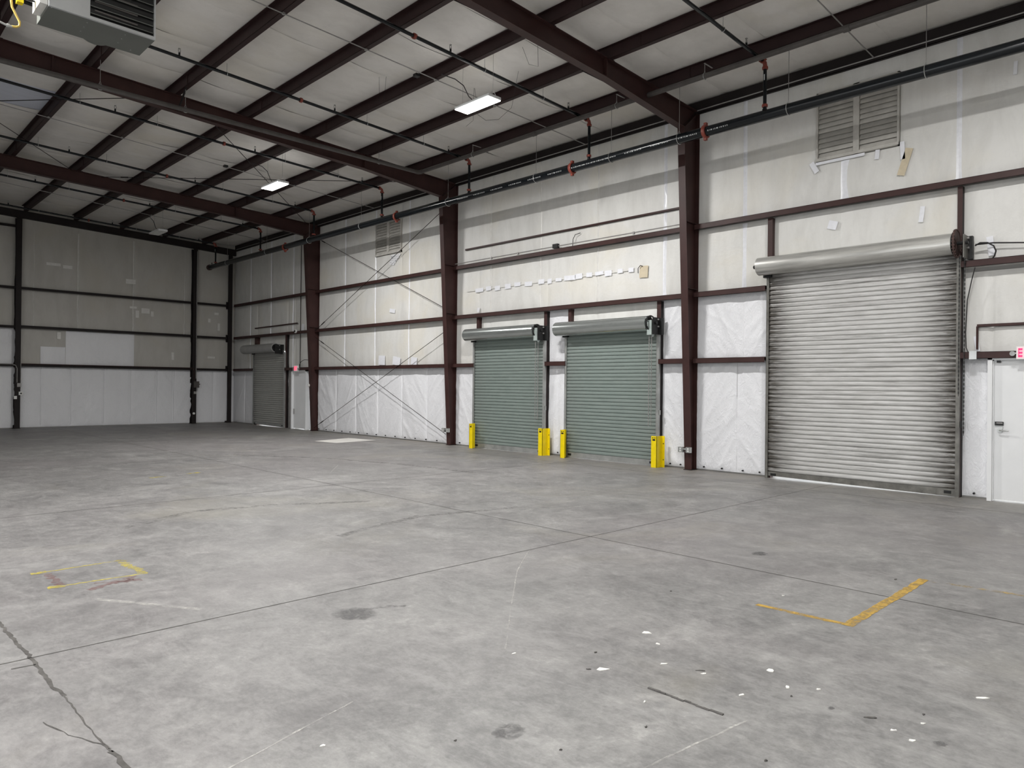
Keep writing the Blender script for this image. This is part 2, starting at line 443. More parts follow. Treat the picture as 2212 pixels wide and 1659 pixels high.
# ------------------------------------------------------------------ setting: floor, ground outside
fl = MB().add([(-7.25, -7.2, 0), (13.3, -7.2, 0), (13.3, 30.7, 0), (-7.25, 30.7, 0), (-7.25, -7.2, -0.2), (13.3, -7.2, -0.2), (13.3, 30.7, -0.2), (-7.25, 30.7, -0.2)],
              [(0, 1, 2, 3), (7, 6, 5, 4), (0, 4, 5, 1), (1, 5, 6, 2), (2, 6, 7, 3), (3, 7, 4, 0)]).build('floor', 'floor')
tag(fl, 'worn grey concrete slab floor with saw joints and stains', kind='structure')
gr = MB().box(-80, 60, -60, 90, -0.5, -0.21).box(13.31, 60, -60, 90, -0.21, -0.03).box(-80, -7.25, -60, 90, -0.21, -0.03).build('ground', 'outside')
tag(gr, 'pale concrete apron outside the doors', kind='structure')
def wavy_strip(name, pts, w, mat, z=0.0015, jag=0.0, seg=0.12, label=None, hgt=0.0):
    """thin strip laid on the floor along a polyline, with ragged edges"""
    P = [Vector((x, y, 0)) for x, y in pts]
    rnd = random.Random(int(pts[0][0] * 1000) + int(pts[0][1] * 77))
    path = []
    for i in range(len(P) - 1):
        n = max(1, int((P[i + 1] - P[i]).length / seg))
        path += [P[i].lerp(P[i + 1], k / n) for k in range(n)]
    path.append(P[-1])
    vs = []; fs = []
    for i, p in enumerate(path):
        t = (path[min(i + 1, len(path) - 1)] - path[max(i - 1, 0)]).normalized()
        n = Vector((-t.y, t.x, 0))
        off = rnd.uniform(-jag, jag)
        for sgn in (1, -1):
            q = p + n * (off + sgn * w * 0.5 * (1 + rnd.uniform(-1, 1) * min(1.0, jag / max(w, 1e-4))))
            vs.append((q.x, q.y, z))
    for i in range(len(path) - 1):
        fs.append((2 * i, 2 * i + 1, 2 * i + 3, 2 * i + 2))
    o = MB().add(vs, fs).build(name, mat, fl)
    if label: o['label'] = label
    return o
for x0, y0, x1, y1 in ((-6, 5.165, 13.0, 5.10), (-6, 10.62, 13.0, 10.62), (-6, 16.2, 13.0, 16.2), (-6, 22.0, 13.0, 22.0)):
    wavy_strip('saw_joint', [(x0, y0), (x1, y1)], 0.011, 'joint', jag=0.002, seg=0.4)
for x0, y0, x1, y1 in ((6.27, -6, 6.30, 30.2), (11.9, -6, 11.9, 30.2)):
    wavy_strip('saw_joint', [(x0, y0), (x1, y1)], 0.011, 'joint', jag=0.002, seg=0.4)
wavy_strip('crack', [(0.955, 8.2), (0.961, 6.0), (0.979, 5.156), (0.974, 4.607), (0.992, 4.40)], 0.022, 'joint', jag=0.008, seg=0.04, label='dark ragged open crack in the slab joint')
wavy_strip('crack', [(0.992, 4.40), (0.987, 3.963), (1.0, 3.62)], 0.007, 'joint', jag=0.004, seg=0.04)
wavy_strip('crack', [(1.0, 3.60), (1.012, 3.389), (1.02, 3.0)], 0.020, 'joint', jag=0.008, seg=0.04)
wavy_strip('crack', [(0.84, 4.13), (0.90, 3.9), (0.985, 3.70), (1.0, 3.58)], 0.007, 'joint', jag=0.006, seg=0.04)
wavy_strip('crack', [(0.86, 5.02), (0.978, 5.0)], 0.012, 'joint', jag=0.005, seg=0.03)
# floor tape on the right, spray-painted box on the left
wavy_strip('tape_strip', [(5.284, 2.644), (5.317, 1.967)], 0.055, 'tape_yellow', jag=0.006, seg=0.05, label='worn mustard yellow floor tape')
wavy_strip('tape_strip', [(5.29, 1.965), (7.10, 1.975)], 0.075, 'tape_yellow', jag=0.006, seg=0.05, z=0.0022, label='worn mustard yellow floor tape')
wavy_strip('tape_strip', [(7.075, 1.94), (7.144, 1.354), (7.2, 0.8)], 0.06, 'tape_faded', jag=0.006, seg=0.05, label='faded yellow floor tape')
wavy_strip('paint_mark', [(1.44, 7.37), (2.12, 7.40)], 0.030, 'spray_yellow', jag=0.006, seg=0.03)
wavy_strip('paint_mark', [(1.44, 6.785), (2.15, 6.75)], 0.030, 'spray_yellow', jag=0.006, seg=0.03)
wavy_strip('paint_mark', [(2.10, 7.40), (2.125, 6.76)], 0.070, 'spray_yellow', jag=0.02, seg=0.03)
wavy_strip('paint_mark', [(1.50, 7.30), (1.51, 6.82)], 0.060, 'spray_red', jag=0.02, seg=0.03)
for (x, y) in ((1.455, 7.372), (1.46, 6.786)):
    wavy_strip('paint_mark', [(x - 0.06, y), (x + 0.06, y)], 0.075, 'spray_yellow', jag=0.02, seg=0.02, z=0.0025)
wavy_strip('paint_mark', [(1.62, 6.52), (1.85, 6.62), (2.0, 6.55), (1.95, 6.72)], 0.06, 'spray_red', jag=0.03, seg=0.03)
wavy_strip('paint_mark', [(1.72, 6.70), (1.92, 6.60), (2.06, 6.70)], 0.04, 'spray_red', jag=0.02, seg=0.03)
for (x, y) in ((4.3, 13.4), (5.0, 13.6)):
    wavy_strip('paint_mark', [(x, y), (x + 0.25, y + 0.1)], 0.10, 'spray_yellow', jag=0.03, seg=0.05)
def blob(name, x, y, rx, ry, mat, rot=0.0, z=0.0018, n=26, rag=0.35, label=None):
    rnd = random.Random(int(x * 900 + y * 37))
    vs = [(x, y, z)]
    for k in range(n):
        a = 2 * math.pi * k / n
        q = 1 - rag * rnd.random()
        u, v = rx * q * math.cos(a), ry * q * math.sin(a)
        vs.append((x + u * math.cos(rot) - v * math.sin(rot), y + u * math.sin(rot) + v * math.cos(rot), z))
    o = MB().add(vs, [(0, 1 + k, 1 + (k + 1) % n) for k in range(n)]).build(name, mat, fl)
    if label: o['label'] = label
    return o
MB().add([(10.64, 19.12, 0.002), (12.10, 19.62, 0.002), (12.27, 18.36, 0.002), (10.80, 18.14, 0.002)], [(0, 3, 2, 1)]).build('repair_patch', 'patch', fl)['label'] = 'pale rectangular repaired patch'
blob('oil_stain', 2.88, 4.55, 0.24, 0.17, 'stain', -0.7, label='dark smeared stain')
wavy_strip('oil_stain', [(2.98, 4.60), (3.18, 4.52), (3.25, 4.44)], 0.05, 'smear', jag=0.015, seg=0.04)
blob('oil_stain', 2.45, 2.49, 0.11, 0.10, 'stain', 0.3)
blob('oil_stain', 6.93, 3.44, 0.13, 0.09, 'stain', 0.3)
blob('oil_stain', 3.86, 1.00, 0.055, 0.03, 'stain', -0.6, label='dark scraped mark')
blob('oil_stain', 3.866, 1.511, 0.03, 0.02, 'stain', 0.1)
for pts, w in (([(1.1, 2.4), (2.2, 1.9), (3.4, 1.75)], 0.012), ([(3.2, 3.3), (4.6, 4.6), (5.4, 5.2)], 0.010), ([(1.6, 6.2), (2.1, 5.4)], 0.05),
               ([(5.9, 7.6), (7.4, 6.6), (8.8, 6.3)], 0.02), ([(1.0, 3.0), (2.1, 3.3)], 0.01), ([(7.0, 12.0), (7.9, 13.2)], 0.03)):
    wavy_strip('scratch_mark', pts, w, 'scratch', jag=0.004, seg=0.1, z=0.0012)
for pts, w in (([(2.6, 9.0), (3.6, 9.6), (4.6, 9.4), (5.8, 8.8)], 0.14), ([(7.2, 16.5), (8.4, 14.6), (9.0, 12.4), (9.2, 10.4)], 0.16), ([(4.2, 7.0), (5.6, 7.4), (7.2, 7.0)], 0.12)):
    wavy_strip('tyre_mark', pts, w, 'tyre', jag=0.01, seg=0.15, z=0.001)

# ------------------------------------------------------------------ setting: door wall
# openings: y0, y1, top
OPEN = [(25.60, 28.20, 2.95), (23.92, 25.02, 2.19), (12.10, 14.66, 2.98), (8.78, 11.34, 2.98), (3.15, 6.31, 3.90), (1.70, 2.73, 2.19)]
wr = MB()
ys = sorted({-7.0, 30.7, *[o[0] for o in OPEN], *[o[1] for o in OPEN]})
for a, b in zip(ys[:-1], ys[1:]):
    z0 = 0.0
    for o in OPEN:
        if a >= o[0] - 1e-6 and b <= o[1] + 1e-6: z0 = o[2]
    wr.box(XW + 0.03, XW + 0.2, a, b, z0, 7.9)
wr = wr.build('wall_right', 'deck'); tag(wr, 'insulated metal wall with roll-up doors', kind='structure')

SEAM = [3.2 + 1.834 * k for k in range(-4, 15)] 
def rects(ya, yb, za, zb, opens):
    cuts = sorted({ya, yb, *[min(max(v, ya), yb) for o in opens for v in o[:2]]})
    for a, b in zip(cuts[:-1], cuts[1:]):
        if b - a < 0.03: continue
        z0 = za
        for o in opens:
            if a >= o[0] - 1e-6 and b <= o[1] + 1e-6: z0 = max(z0, o[2])
        if zb - z0 > 0.05: yield a, b, z0, zb
def wall_panel(y0, y1, z0, z1, mat, res, disp, lab=None):
    return sheet('liner_panel' if mat == 'liner' else 'insulation_panel', wr, mat, (XW, y1, z0), (0, -1, 0), (0, 0, 1), (-1, 0, 0), y1 - y0, z1 - z0, res, disp, lab)
LOUV = [(4.07, 5.46, 5.80, 7.06), (18.27, 19.68, 5.80, 7.0)]
yb_low = sorted([0.3, 3.12, 6.33, 7.0, 7.96, 8.76, 11.36, 12.08, 14.68, 15.66, 16.95, 18.2, 19.5, 20.8, 22.05, 23.33, 25.3, 25.58, 28.22, 29.35, YW, -1.5])
for a, b in zip(yb_low[:-1], yb_low[1:]):
    for r in rects(a, b, 0.025, GZ[0] - 0.02, OPEN):
        wall_panel(*r, 'liner', 0.028 if r[1] < 17 else 0.04, disp_liner)
NEW2 = [(6.31, 7.96), (7.96, 8.78), (11.34, 12.10)]
def split_y(lo, hi, extra):
    s = sorted({lo, hi, *[v for v in SEAM if lo < v < hi], *[v for v in extra if lo < v < hi]})
    return list(zip(s[:-1], s[1:]))
ex = [v for p in NEW2 for v in p]
for a, b in split_y(-1.5, YW, ex):
    mid = 0.5 * (a + b)
    new = any(p[0] - 1e-6 <= a and b <= p[1] + 1e-6 for p in NEW2)
    for r in rects(a, b, GZ[0] + 0.03, GZ[1] - 0.03, OPEN):
        wall_panel(*r, 'liner' if new else 'aged', 0.028 if new else 0.05, disp_liner if new else disp_aged)
for a, b in split_y(-1.5, YW, []):
    for r in rects(a, b, GZ[1] + 0.03, GZ[2] - 0.03, OPEN):
        wall_panel(*r, 'aged', 0.06, disp_aged)
for a, b in split_y(-1.5, YW, [v for l in LOUV for v in l[:2]]):
    hit = [l for l in LOUV if a >= l[0] - 1e-6 and b <= l[1] + 1e-6]
    if hit:
        wall_panel(a, b, GZ[2] + 0.03, hit[0][2], 'aged', 0.06, disp_aged)
        wall_panel(a, b, hit[0][3], 7.60, 'aged', 0.06, disp_aged)
    else:
        wall_panel(a, b, GZ[2] + 0.03, 7.60, 'aged', 0.06, disp_aged)
# seam tapes (wide clean ones near the big door, thin ones further off)
def seam_tape(y, z0, z1, w, mat, wob=0.012):
    n = max(2, int((z1 - z0) / 0.15)); vs = []; fs = []
    rnd = random.Random(int(y * 991 + z0 * 17)); o = 0
    for i in range(n + 1):
        z = z0 + (z1 - z0) * i / n
        o = 0.7 * o + rnd.uniform(-wob, wob)
        for sgn, dx in ((-1, -0.004), (0, -0.022 - rnd.random() * 0.006), (1, -0.004)):
            vs.append((XW + dx, y + o + sgn * w / 2, z))
    for i in range(n):
        for k in range(2):
            fs.append((3 * i + k, 3 * i + k + 1, 3 * i + k + 4, 3 * i + k + 3))
    return MB().add(vs, fs).build('seam_tape', mat, wr, True)
for y in SEAM:
    if y > 30.2 or y < -1: continue
    for (z0, z1) in ((GZ[2] + 0.05, 7.35), (GZ[1] + 0.05, GZ[2] - 0.05), (GZ[0] + 0.05, GZ[1] - 0.05)):
        if any(o[0] - 0.1 < y < o[1] + 0.1 and o[2] > z0 for o in OPEN): continue
        if any(p[0] - 0.05 < y < p[1] + 0.05 for p in NEW2) and z0 < 3: continue
        wide = abs(y - 6.868) < 0.05 or abs(y - 3.2) < 0.05 or abs(y - 8.70) < 0.06
        if abs(y - 5.034) < 0.05:
            if z0 > 4.5: z1 = 5.75
            seam_tape(y - 0.06, z0, z1, 0.16, 'tape_white', 0.02); 
            if z0 < 4.5: seam_tape(y + 0.10, z0, z1 - 0.15, 0.07, 'tape_white', 0.012)
            continue
        seam_tape(y, z0, z1, 0.105 if wide else 0.055, 'tape_white' if wide or y > 17 else 'tape_aged', 0.004 if wide else 0.012)
for y in (16.95, 18.2, 19.5, 20.8, 22.05):
    seam_tape(y, 0.1, GZ[0] - 0.06, 0.05, 'liner', 0.008)
for y in (29.35, 25.3):
    seam_tape(y, 0.1, GZ[0] - 0.06, 0.05, 'liner', 0.008)
# row of tape patches over the two green doors, odd patches elsewhere
def patch_x(y, z, w, h, mat='tape_white', rot=0.0, name='tape_patch'):
    lift = 0.004 if name == 'tape_patch' else 0.0
    c, s = math.cos(rot), math.sin(rot); vs = []
    for (u, v) in ((-w / 2, -h / 2), (w / 2, -h / 2), (w / 2, h / 2), (-w / 2, h / 2)):
        vs.append((XW - 0.045 - lift, y + u * c - v * s, z + u * s + v * c))
    vs += [(XW - 0.0405 - lift, p[1], p[2]) for p in vs]
    return MB().add(vs, [(0, 1, 2, 3), (7, 6, 5, 4), (0, 4, 5, 1), (1, 5, 6, 2), (2, 6, 7, 3), (3, 7, 4, 0)]).build(name, mat, wr)
rr = random.Random(3)
patch_x(12.35, 4.30, 5.6, 0.035, 'tape_aged', name='seam_tape')
for y, w in ((14.62, 0.32), (14.25, 0.2), (13.9, 0.2), (13.5, 0.22), (13.15, 0.22), (12.75, 0.26), (12.3, 0.2), (12.02, 0.14), (11.72, 0.2), (11.36, 0.36), (11.08, 0.22), (10.76, 0.18), (10.46, 0.24), (10.2, 0.2), (9.86, 0.14), (9.56, 0.14)):
    patch_x(y, 4.30 + rr.uniform(-0.02, 0.02), w, 0.10 + rr.uniform(-0.02, 0.03), 'tape_white', rr.uniform(-0.05, 0.05))
patch_x(9.22, 4.22, 0.22, 0.26, 'tape_tan', 0.05)
patch_x(4.02, 5.70, 0.07, 0.30, 'tape_white', -0.05); patch_x(5.50, 5.72, 0.09, 0.22, 'tape_white', -0.5)
patch_x(3.98, 5.50, 0.12, 0.45, 'tape_tan', 0.3); patch_x(5.05, 5.775, 0.85, 0.05, 'tape_white', 0.0); patch_x(4.42, 5.72, 0.07, 0.16, 'tape_white', 0.1)
patch_x(3.72, 4.58, 0.07, 0.26, 'tape_white', 0.12); patch_x(5.16, 4.62, 0.16, 0.15, 'tape_white', 0.3)
patch_x(2.75, 3.93, 0.09, 0.30, 'tape_white', -0.12); patch_x(2.45, 6.6, 0.05, 0.2, 'tape_white', 0.05)
for y, z, w, h in ((19.25, 2.46, 0.36, 0.3), (18.45, 2.42, 0.4, 0.26), (17.55, 2.40, 0.3, 0.24), (18.7, 4.0, 0.3, 0.12), (14.65, 3.75, 0.1, 0.12), (24.4, 3.7, 0.2, 0.4)):
    patch_x(y, z, w, h, 'tape_white' if w > 0.2 else 'liner', rr.uniform(-0.2, 0.2))
for k in range(5):
    patch_x(18.55 + 0.05 * k, 5.72 - 0.06 * k, 0.5 - 0.06 * k, 0.07, 'liner', 0.05 * k)
# hem buttons along the foot of the liner
bt = MB()
yy = [y for y in np.arange(15.9, 23.2, 0.52)] + [6.5, 6.85, 7.3, 7.7, 8.25, 8.5, 2.95, 14.9, 15.4, 11.7]
for y in yy:
    bt.tube([(XW - 0.012, y, 0.075), (XW - 0.05, y, 0.075)], 0.016, 8)
o = bt.build('hem_buttons', 'dark_iron', wr); o['kind'] = 'stuff'

# ------------------------------------------------------------------ setting: end wall
we = MB().box(-7.2, 13.3, YW + 0.03, YW + 0.2, 0, 9.2).build('wall_far', 'deck')
tag(we, 'dim insulated end wall', kind='structure')
def end_panel(x0, x1, z0, z1, mat, res, disp):
    return sheet('liner_panel' if mat == 'liner' else 'insulation_panel', we, mat, (x0, YW, z0), (1, 0, 0), (0, 0, 1), (0, -1, 0), x1 - x0, z1 - z0, res, disp)
xs = [2.0, 3.4, 4.35, 5.26, 7.15, 9.07, 11.34, 13.09]
for a, b in zip(xs[:-1], xs[1:]):
    end_panel(a, b, GZ[1] + 0.03, GZ[2] - 0.03, 'aged_dirty', 0.08, disp_aged)
    end_panel(a, b, GZ[2] + 0.03, 7.55 if a > 8 else 7.95, 'aged_dirty', 0.08, disp_aged)
    end_panel(a, b, GZ[0] + 0.03, GZ[1] - 0.03, 'liner' if b < 5.3 else 'aged_dirty', 0.08, disp_liner if b < 5.3 else disp_aged)
o = sheet('liner_panel', we, 'liner', (6.77, YW - 0.03, GZ[0] + 0.03), (1, 0, 0), (0, 0, 1), (0, -1, 0), 2.33, GZ[1] - GZ[0] - 0.07, 0.06, disp_liner)
o = sheet('liner_panel', we, 'liner', (5.98, YW - 0.03, GZ[0] + 0.04), (1, 0, 0), (0, 0, 1), (0, -1, 0), 0.78, 0.66, 0.06, disp_liner)
xl = [2.0, 3.3, 4.4, 5.26, 6.0, 6.95, 8.05, 9.0, 9.95, 10.6, 11.34, 12.2, 13.09]
for a, b in zip(xl[:-1], xl[1:]):
    end_panel(a, b, 0.025, GZ[0] - 0.02, 'liner', 0.05, disp_liner)
def seam_end(x, z0, z1, w, mat):
    n = 10; vs = []; fs = []; rnd = random.Random(int(x * 991)); o = 0
    for i in range(n + 1):
        z = z0 + (z1 - z0) * i / n; o = 0.7 * o + rnd.uniform(-0.01, 0.01)
        for sg, d in ((-1, -0.004), (0, -0.024), (1, -0.004)):
            vs.append((x + o + sg * w / 2, YW + d, z))
    for i in range(n):
        for k in range(2):
            fs.append((3 * i + k + 1, 3 * i + k, 3 * i + k + 3, 3 * i + k + 4))
    return MB().add(vs, fs).build('seam_tape', mat, we, True)
for x in (7.15, 9.07, 11.0, 5.75):
    seam_end(x, GZ[1] + 0.05, GZ[2] - 0.05, 0.05, 'tape_aged'); seam_end(x, GZ[2] + 0.05, 7.2, 0.05, 'tape_aged')
for x in (6.0, 6.95, 8.05, 9.0, 9.95, 10.6):
    seam_end(x, 0.1, GZ[0] - 0.05, 0.06, 'liner')
for x, z, w, h in ((6.35, 5.95, 0.45, 0.1), (6.8, 5.9, 0.3, 0.12), (8.95, 5.6, 0.35, 0.18), (9.2, 4.35, 0.12, 0.28), (9.5, 4.5, 0.3, 0.2), (9.75, 4.4, 0.1, 0.2), (6.55, 3.35, 0.12, 0.25), (9.05, 4.6, 0.25, 0.08),
                   (10.55, 2.75, 0.1, 0.3), (12.3, 4.6, 0.18, 0.1), (12.0, 4.3, 0.1, 0.15), (12.4, 4.05, 0.1, 0.3), (12.1, 2.75, 0.3, 0.08)):
    MB().box(x - w / 2, x + w / 2, YW - 0.048, YW - 0.042, z - h / 2, z + h / 2).build('tape_patch', 'tape_aged', we)

# walls behind the camera and on the unseen side
XL = -7.0                  # side wall on the viewer's left, two dock openings added for fill daylight
FILL_DOORS = [(0.2, 5.6, 5.0), (6.4, 11.8, 5.0)]
wl = MB()
for a, b, z0 in ((-7.2, 0.2, 0), (0.2, 5.6, 5.0), (5.6, 6.4, 0), (6.4, 11.8, 5.0), (11.8, 30.7, 0)):
    wl.box(XL - 0.2, XL, a, b, z0, 8.0)
wl = wl.build('wall_left', 'aged'); tag(wl, 'insulated side wall with two open dock doors added for fill daylight, opposite the roll-up doors', kind='structure')
for a, b, z1 in FILL_DOORS:
    pd = bpy.data.lights.new('daylight_portal', 'AREA'); pd.shape = 'RECTANGLE'; pd.size = z1; pd.size_y = b - a
    pd.cycles.is_portal = True
    po = bpy.data.objects.new('daylight_portal', pd); COL.objects.link(po); po.location = (XL - 0.1, 0.5 * (a + b), z1 / 2); po.rotation_euler = (0, -math.pi / 2, 0)
wb = MB().box(XL - 0.2, 13.3, -7.2, -7.0, 0, 9.2).build('wall_back', 'aged'); tag(wb, 'insulated end wall behind the viewer', kind='structure')

# ------------------------------------------------------------------ setting: ceiling
cz = lambda x: zr(x, 0.235)
ce = MB()
ce.hexa([(XR, -7.2, cz(XR) + 0.06), (13.3, -7.2, cz(13.3) + 0.06), (13.3, 30.7, cz(13.3) + 0.06), (XR, 30.7, cz(XR) + 0.06)],
        [(XR, -7.2, cz(XR) + 0.26), (13.3, -7.2, cz(13.3) + 0.26), (13.3, 30.7, cz(13.3) + 0.26), (XR, 30.7, cz(XR) + 0.26)])
zl_ = cz(2 * XR + 7.2)
ce.hexa([(-7.2, -7.2, zl_ + 0.06), (XR, -7.2, cz(XR) + 0.06), (XR, 30.7, cz(XR) + 0.06), (-7.2, 30.7, zl_ + 0.06)],
        [(-7.2, -7.2, zl_ + 0.26), (XR, -7.2, cz(XR) + 0.26), (XR, 30.7, cz(XR) + 0.26), (-7.2, 30.7, zl_ + 0.26)])
ce = ce.build('ceiling', 'ceil'); tag(ce, 'sagging vinyl-faced roof insulation above dark purlins', kind='structure')
def disp_ceil(a, b, lu, lv, sd):
    du = np.minimum(a, lu - a); dv = np.minimum(b, lv - b)
    sag = np.sin(np.pi * np.clip(a / lu, 0, 1)) * 0.04
    pin = (1 - np.exp(-dv / 0.05)) * 0.016
    w = 0.014 * vnoise(a * 1.5, b * 2.5, sd) + 0.006 * vnoise(a * 2, b * 9, sd + 3) + 0.006 * ridged(a * 0.8, b * 3.2, sd + 4) ** 4
    return sag + pin + w * (1 - np.exp(-du / 0.08))
gapx = [13.09] + PUR + [XR]
nyb = 21; y_lo = -2.0
for g in range(len(gapx) - 1):
    x1, x0 = gapx[g], gapx[g + 1]
    for k in range(nyb):
        ya = y_lo + (YW - y_lo) * k / nyb; yb = y_lo + (YW - y_lo) * (k + 1) / nyb
        if x0 < 2 and ya < 6: continue
        ln = math.hypot(x1 - x0, SL * (x1 - x0))
        clean = (2.2 < x0 < 2.5) and 17.5 < ya < 19.0
        sheet('insulation_panel', ce, 'ceil_clean' if clean else 'ceil', (x0, ya, cz(x0)), ((x1 - x0) / ln, 0, -SL * (x1 - x0) / ln), (0, 1, 0), (0, 0, -1), ln, yb - ya, 0.11, disp_ceil)
print('shell done', len(bpy.data.objects))

# ================================================================== steel frame
def column(yc, label):
    """tapered I-column: outer flange on the wall, inner flange leaning into the room"""
    t = empty('steel_column', (13.0, yc, 0)); tag(t, label, 'column', 'portal frame columns')
    w = 0.08; xo = XW - 0.02
    def xi(z): return 12.885 - (12.885 - 12.50) * z / 6.9
    MB().box(xo - 0.012, xo, yc - w, yc + w, 0.012, 7.39).build('outer_flange', 'steel', t)
    z0, z1 = 0.012, 6.93
    MB().hexa([(xi(z0), yc - w, z0), (xi(z0) + 0.014, yc - w, z0), (xi(z0) + 0.014, yc + w, z0), (xi(z0), yc + w, z0)],
              [(xi(z1), yc - w, z1), (xi(z1) + 0.014, yc - w, z1), (xi(z1) + 0.014, yc + w, z1), (xi(z1), yc + w, z1)]).build('inner_flange', 'steel', t)
    MB().hexa([(xi(z0) + 0.014, yc - 0.004, z0), (xo - 0.012, yc - 0.004, z0), (xo - 0.012, yc + 0.004, z0), (xi(z0) + 0.014, yc + 0.004, z0)],
              [(xi(z1) + 0.014, yc - 0.004, z1), (xo - 0.012, yc - 0.004, 7.38), (xo - 0.012, yc + 0.004, 7.38), (xi(z1) + 0.014, yc + 0.004, z1)]).build('web', 'steel', t)
    MB().box(xi(0) - 0.03, xo + 0.01, yc - w - 0.01, yc + w + 0.01, 0, 0.012).build('base_plate', 'steel_dark', t)
    # diagonal knee stiffener
    MB().hexa([(xi(z1) + 0.02, yc - w, 6.93), (xi(z1) + 0.03, yc - w, 6.92), (xi(z1) + 0.03, yc + w, 6.92), (xi(z1) + 0.02, yc + w, 6.93)],
              [(xo - 0.02, yc - w, 7.38), (xo - 0.01, yc - w, 7.37), (xo - 0.01, yc + w, 7.37), (xo - 0.02, yc + w, 7.38)]).build('stiffener', 'steel', t)
    for zz in (3.70, 5.05):
        MB().box(xi(zz) + 0.03, xo - 0.013, yc - w + 0.005, yc - 0.004, zz, zz + 0.01).build('stiffener', 'steel', t)
    return t
column(FR[0], 'tapered dark red steel column between the green doors and the big grey door')
column(FR[1], 'tapered dark red steel column just left of the two green roll-up doors')
column(FR[2], 'tapered dark red steel column beside the far white exit door')

def rafter(yc, label, braces):
    t = empty('roof_rafter', (13.0, yc, 7.0)); tag(t, label, 'beam', 'portal frame rafters')
    w = 0.08; xo = XW - 0.03; x_end = XR
    def zb(x):
        d = 0.352
        if x > 10.0: d += (x - 10.0) / 2.5 * (0.47 - 0.352) 
        return zr(x) - d
    for a, b in ((x_end, xo),):
        MB().hexa([(a, yc - w, zr(a) - 0.012), (b, yc - w, zr(b) - 0.012), (b, yc + w, zr(b) - 0.012), (a, yc + w, zr(a) - 0.012)],
                  [(a, yc - w, zr(a)), (b, yc - w, zr(b)), (b, yc + w, zr(b)), (a, yc + w, zr(a))]).build('top_flange', 'steel', t)
    xk = 12.51
    for a, b in ((x_end, 10.0), (10.0, xk)):
        MB().hexa([(a, yc - w, zb(a)), (b, yc - w, zb(b)), (b, yc + w, zb(b)), (a, yc + w, zb(a))],
                  [(a, yc - w, zb(a) + 0.014), (b, yc - w, zb(b) + 0.014), (b, yc + w, zb(b) + 0.014), (a, yc + w, zb(a) + 0.014)]).build('bottom_flange', 'steel', t)
    poly = [(x_end, zb(x_end) + 0.01), (10.0, zb(10.0) + 0.01), (xk, zb(xk) + 0.01), (xo - 0.05, 7.36), (xo - 0.05, zr(xo) - 0.012), (x_end, zr(x_end) - 0.012)]
    MB().prism(poly, 'y', yc - 0.004, yc + 0.004).build('web', 'steel', t)
    for x in (10.0, 3.2):
        MB().prism([(x - 0.012, zb(x)), (x + 0.012, zb(x)), (x + 0.012, zr(x) - 0.005), (x - 0.012, zr(x) - 0.005)], 'y', yc - w, yc + w).build('splice_plate', 'steel', t)
    for (px, side) in braces:
        p = Vector((px, yc + side * 0.62, zr(px) + 0.04)); q = Vector((px + 0.02, yc + side * 0.07, zb(px) + 0.02))
        MB().tube([p, q], 0.022, 4).build('flange_brace', 'steel_dark', t)
    return t
rafter(FR[0], 'nearest dark red roof rafter running up from the column by the big grey door', [(PUR[0], 1), (PUR[1], 1), (PUR[3], 1)])
rafter(FR[1], 'middle dark red roof rafter crossing behind the two lit fixtures', [(PUR[4], -1)])
rafter(FR[2], 'farthest free-standing dark red roof rafter before the end wall', [])
# end-wall rafter (cold-formed channel)
t = empty('end_rafter', (9.0, YG, 7.2)); tag(t, 'dark channel beam under the roof along the end wall', 'beam')
def zer(x): return zr(x) - 0.02
MB().prism([(x, zer(x) - 0.20) for x in (XR, 13.05)] + [(x, zer(x) + 0.04) for x in (13.05, XR)], 'y', YG, YG + 0.012).build('web', 'steel_dark', t)
MB().hexa([(XR, YG, zer(XR) - 0.215), (13.05, YG, zer(13.05) - 0.215), (13.05, YG + 0.13, zer(13.05) - 0.215), (XR, YG + 0.13, zer(XR) - 0.215)],
          [(XR, YG, zer(XR) - 0.20), (13.05, YG, zer(13.05) - 0.20), (13.05, YG + 0.13, zer(13.05) - 0.20), (XR, YG + 0.13, zer(XR) - 0.20)]).build('bottom_flange', 'steel_dark', t)
# purlins: Z-sections
for k, x in enumerate(PUR):
    z = zr(x)
    y0, y1 = -4.0, YG + 0.05
    m = MB()
    m.box(x - 0.035, x - 0.031, y0, y1, z + 0.002, z + 0.20)
    m.box(x - 0.035, x + 0.062, y0, y1, z + 0.002, z + 0.008)
    m.box(x + 0.058, x + 0.062, y0, y1, z + 0.002, z + 0.025)
    m.box(x - 0.10, x - 0.031, y0, y1, z + 0.196, z + 0.202)
    t = m.build('roof_purlin', 'purlin', org=(x, 12.0, z))
    tag(t, 'dark red steel roof purlin, %s out from the door wall' % ORD[k], 'purlin', 'roof purlins')
    for yc in FR:          # lapped sleeves over each rafter
        MB().box(x - 0.045, x - 0.0352, yc - 0.75, yc + 0.75, z + 0.004, z + 0.195).build('lap_splice', 'purlin', t)
        MB().box(x - 0.06, x + 0.11, yc - 0.09, yc + 0.09, z + 0.0002, z + 0.0018).build('seat_clip', 'steel_dark', t)
# eave strut
m = MB()
m.box(13.0, 13.01, -4, YG, 7.32, 7.56); m.box(13.0, 13.07, -4, YG, 7.32, 7.328)
t = m.build('eave_strut', 'steel_dark', org=(13.03, 13, 7.4)); tag(t, 'black eave strut along the top of the door wall', 'beam')
m = MB(); m.tube([(12.985, -3.5, 7.375), (12.985, 30.1, 7.375)], 0.012, 8)
t = m.build('conduit', 'zinc_dull', org=(13.0, 13, 7.395)); tag(t, 'thin grey conduit clipped along the black eave strut', 'conduit')

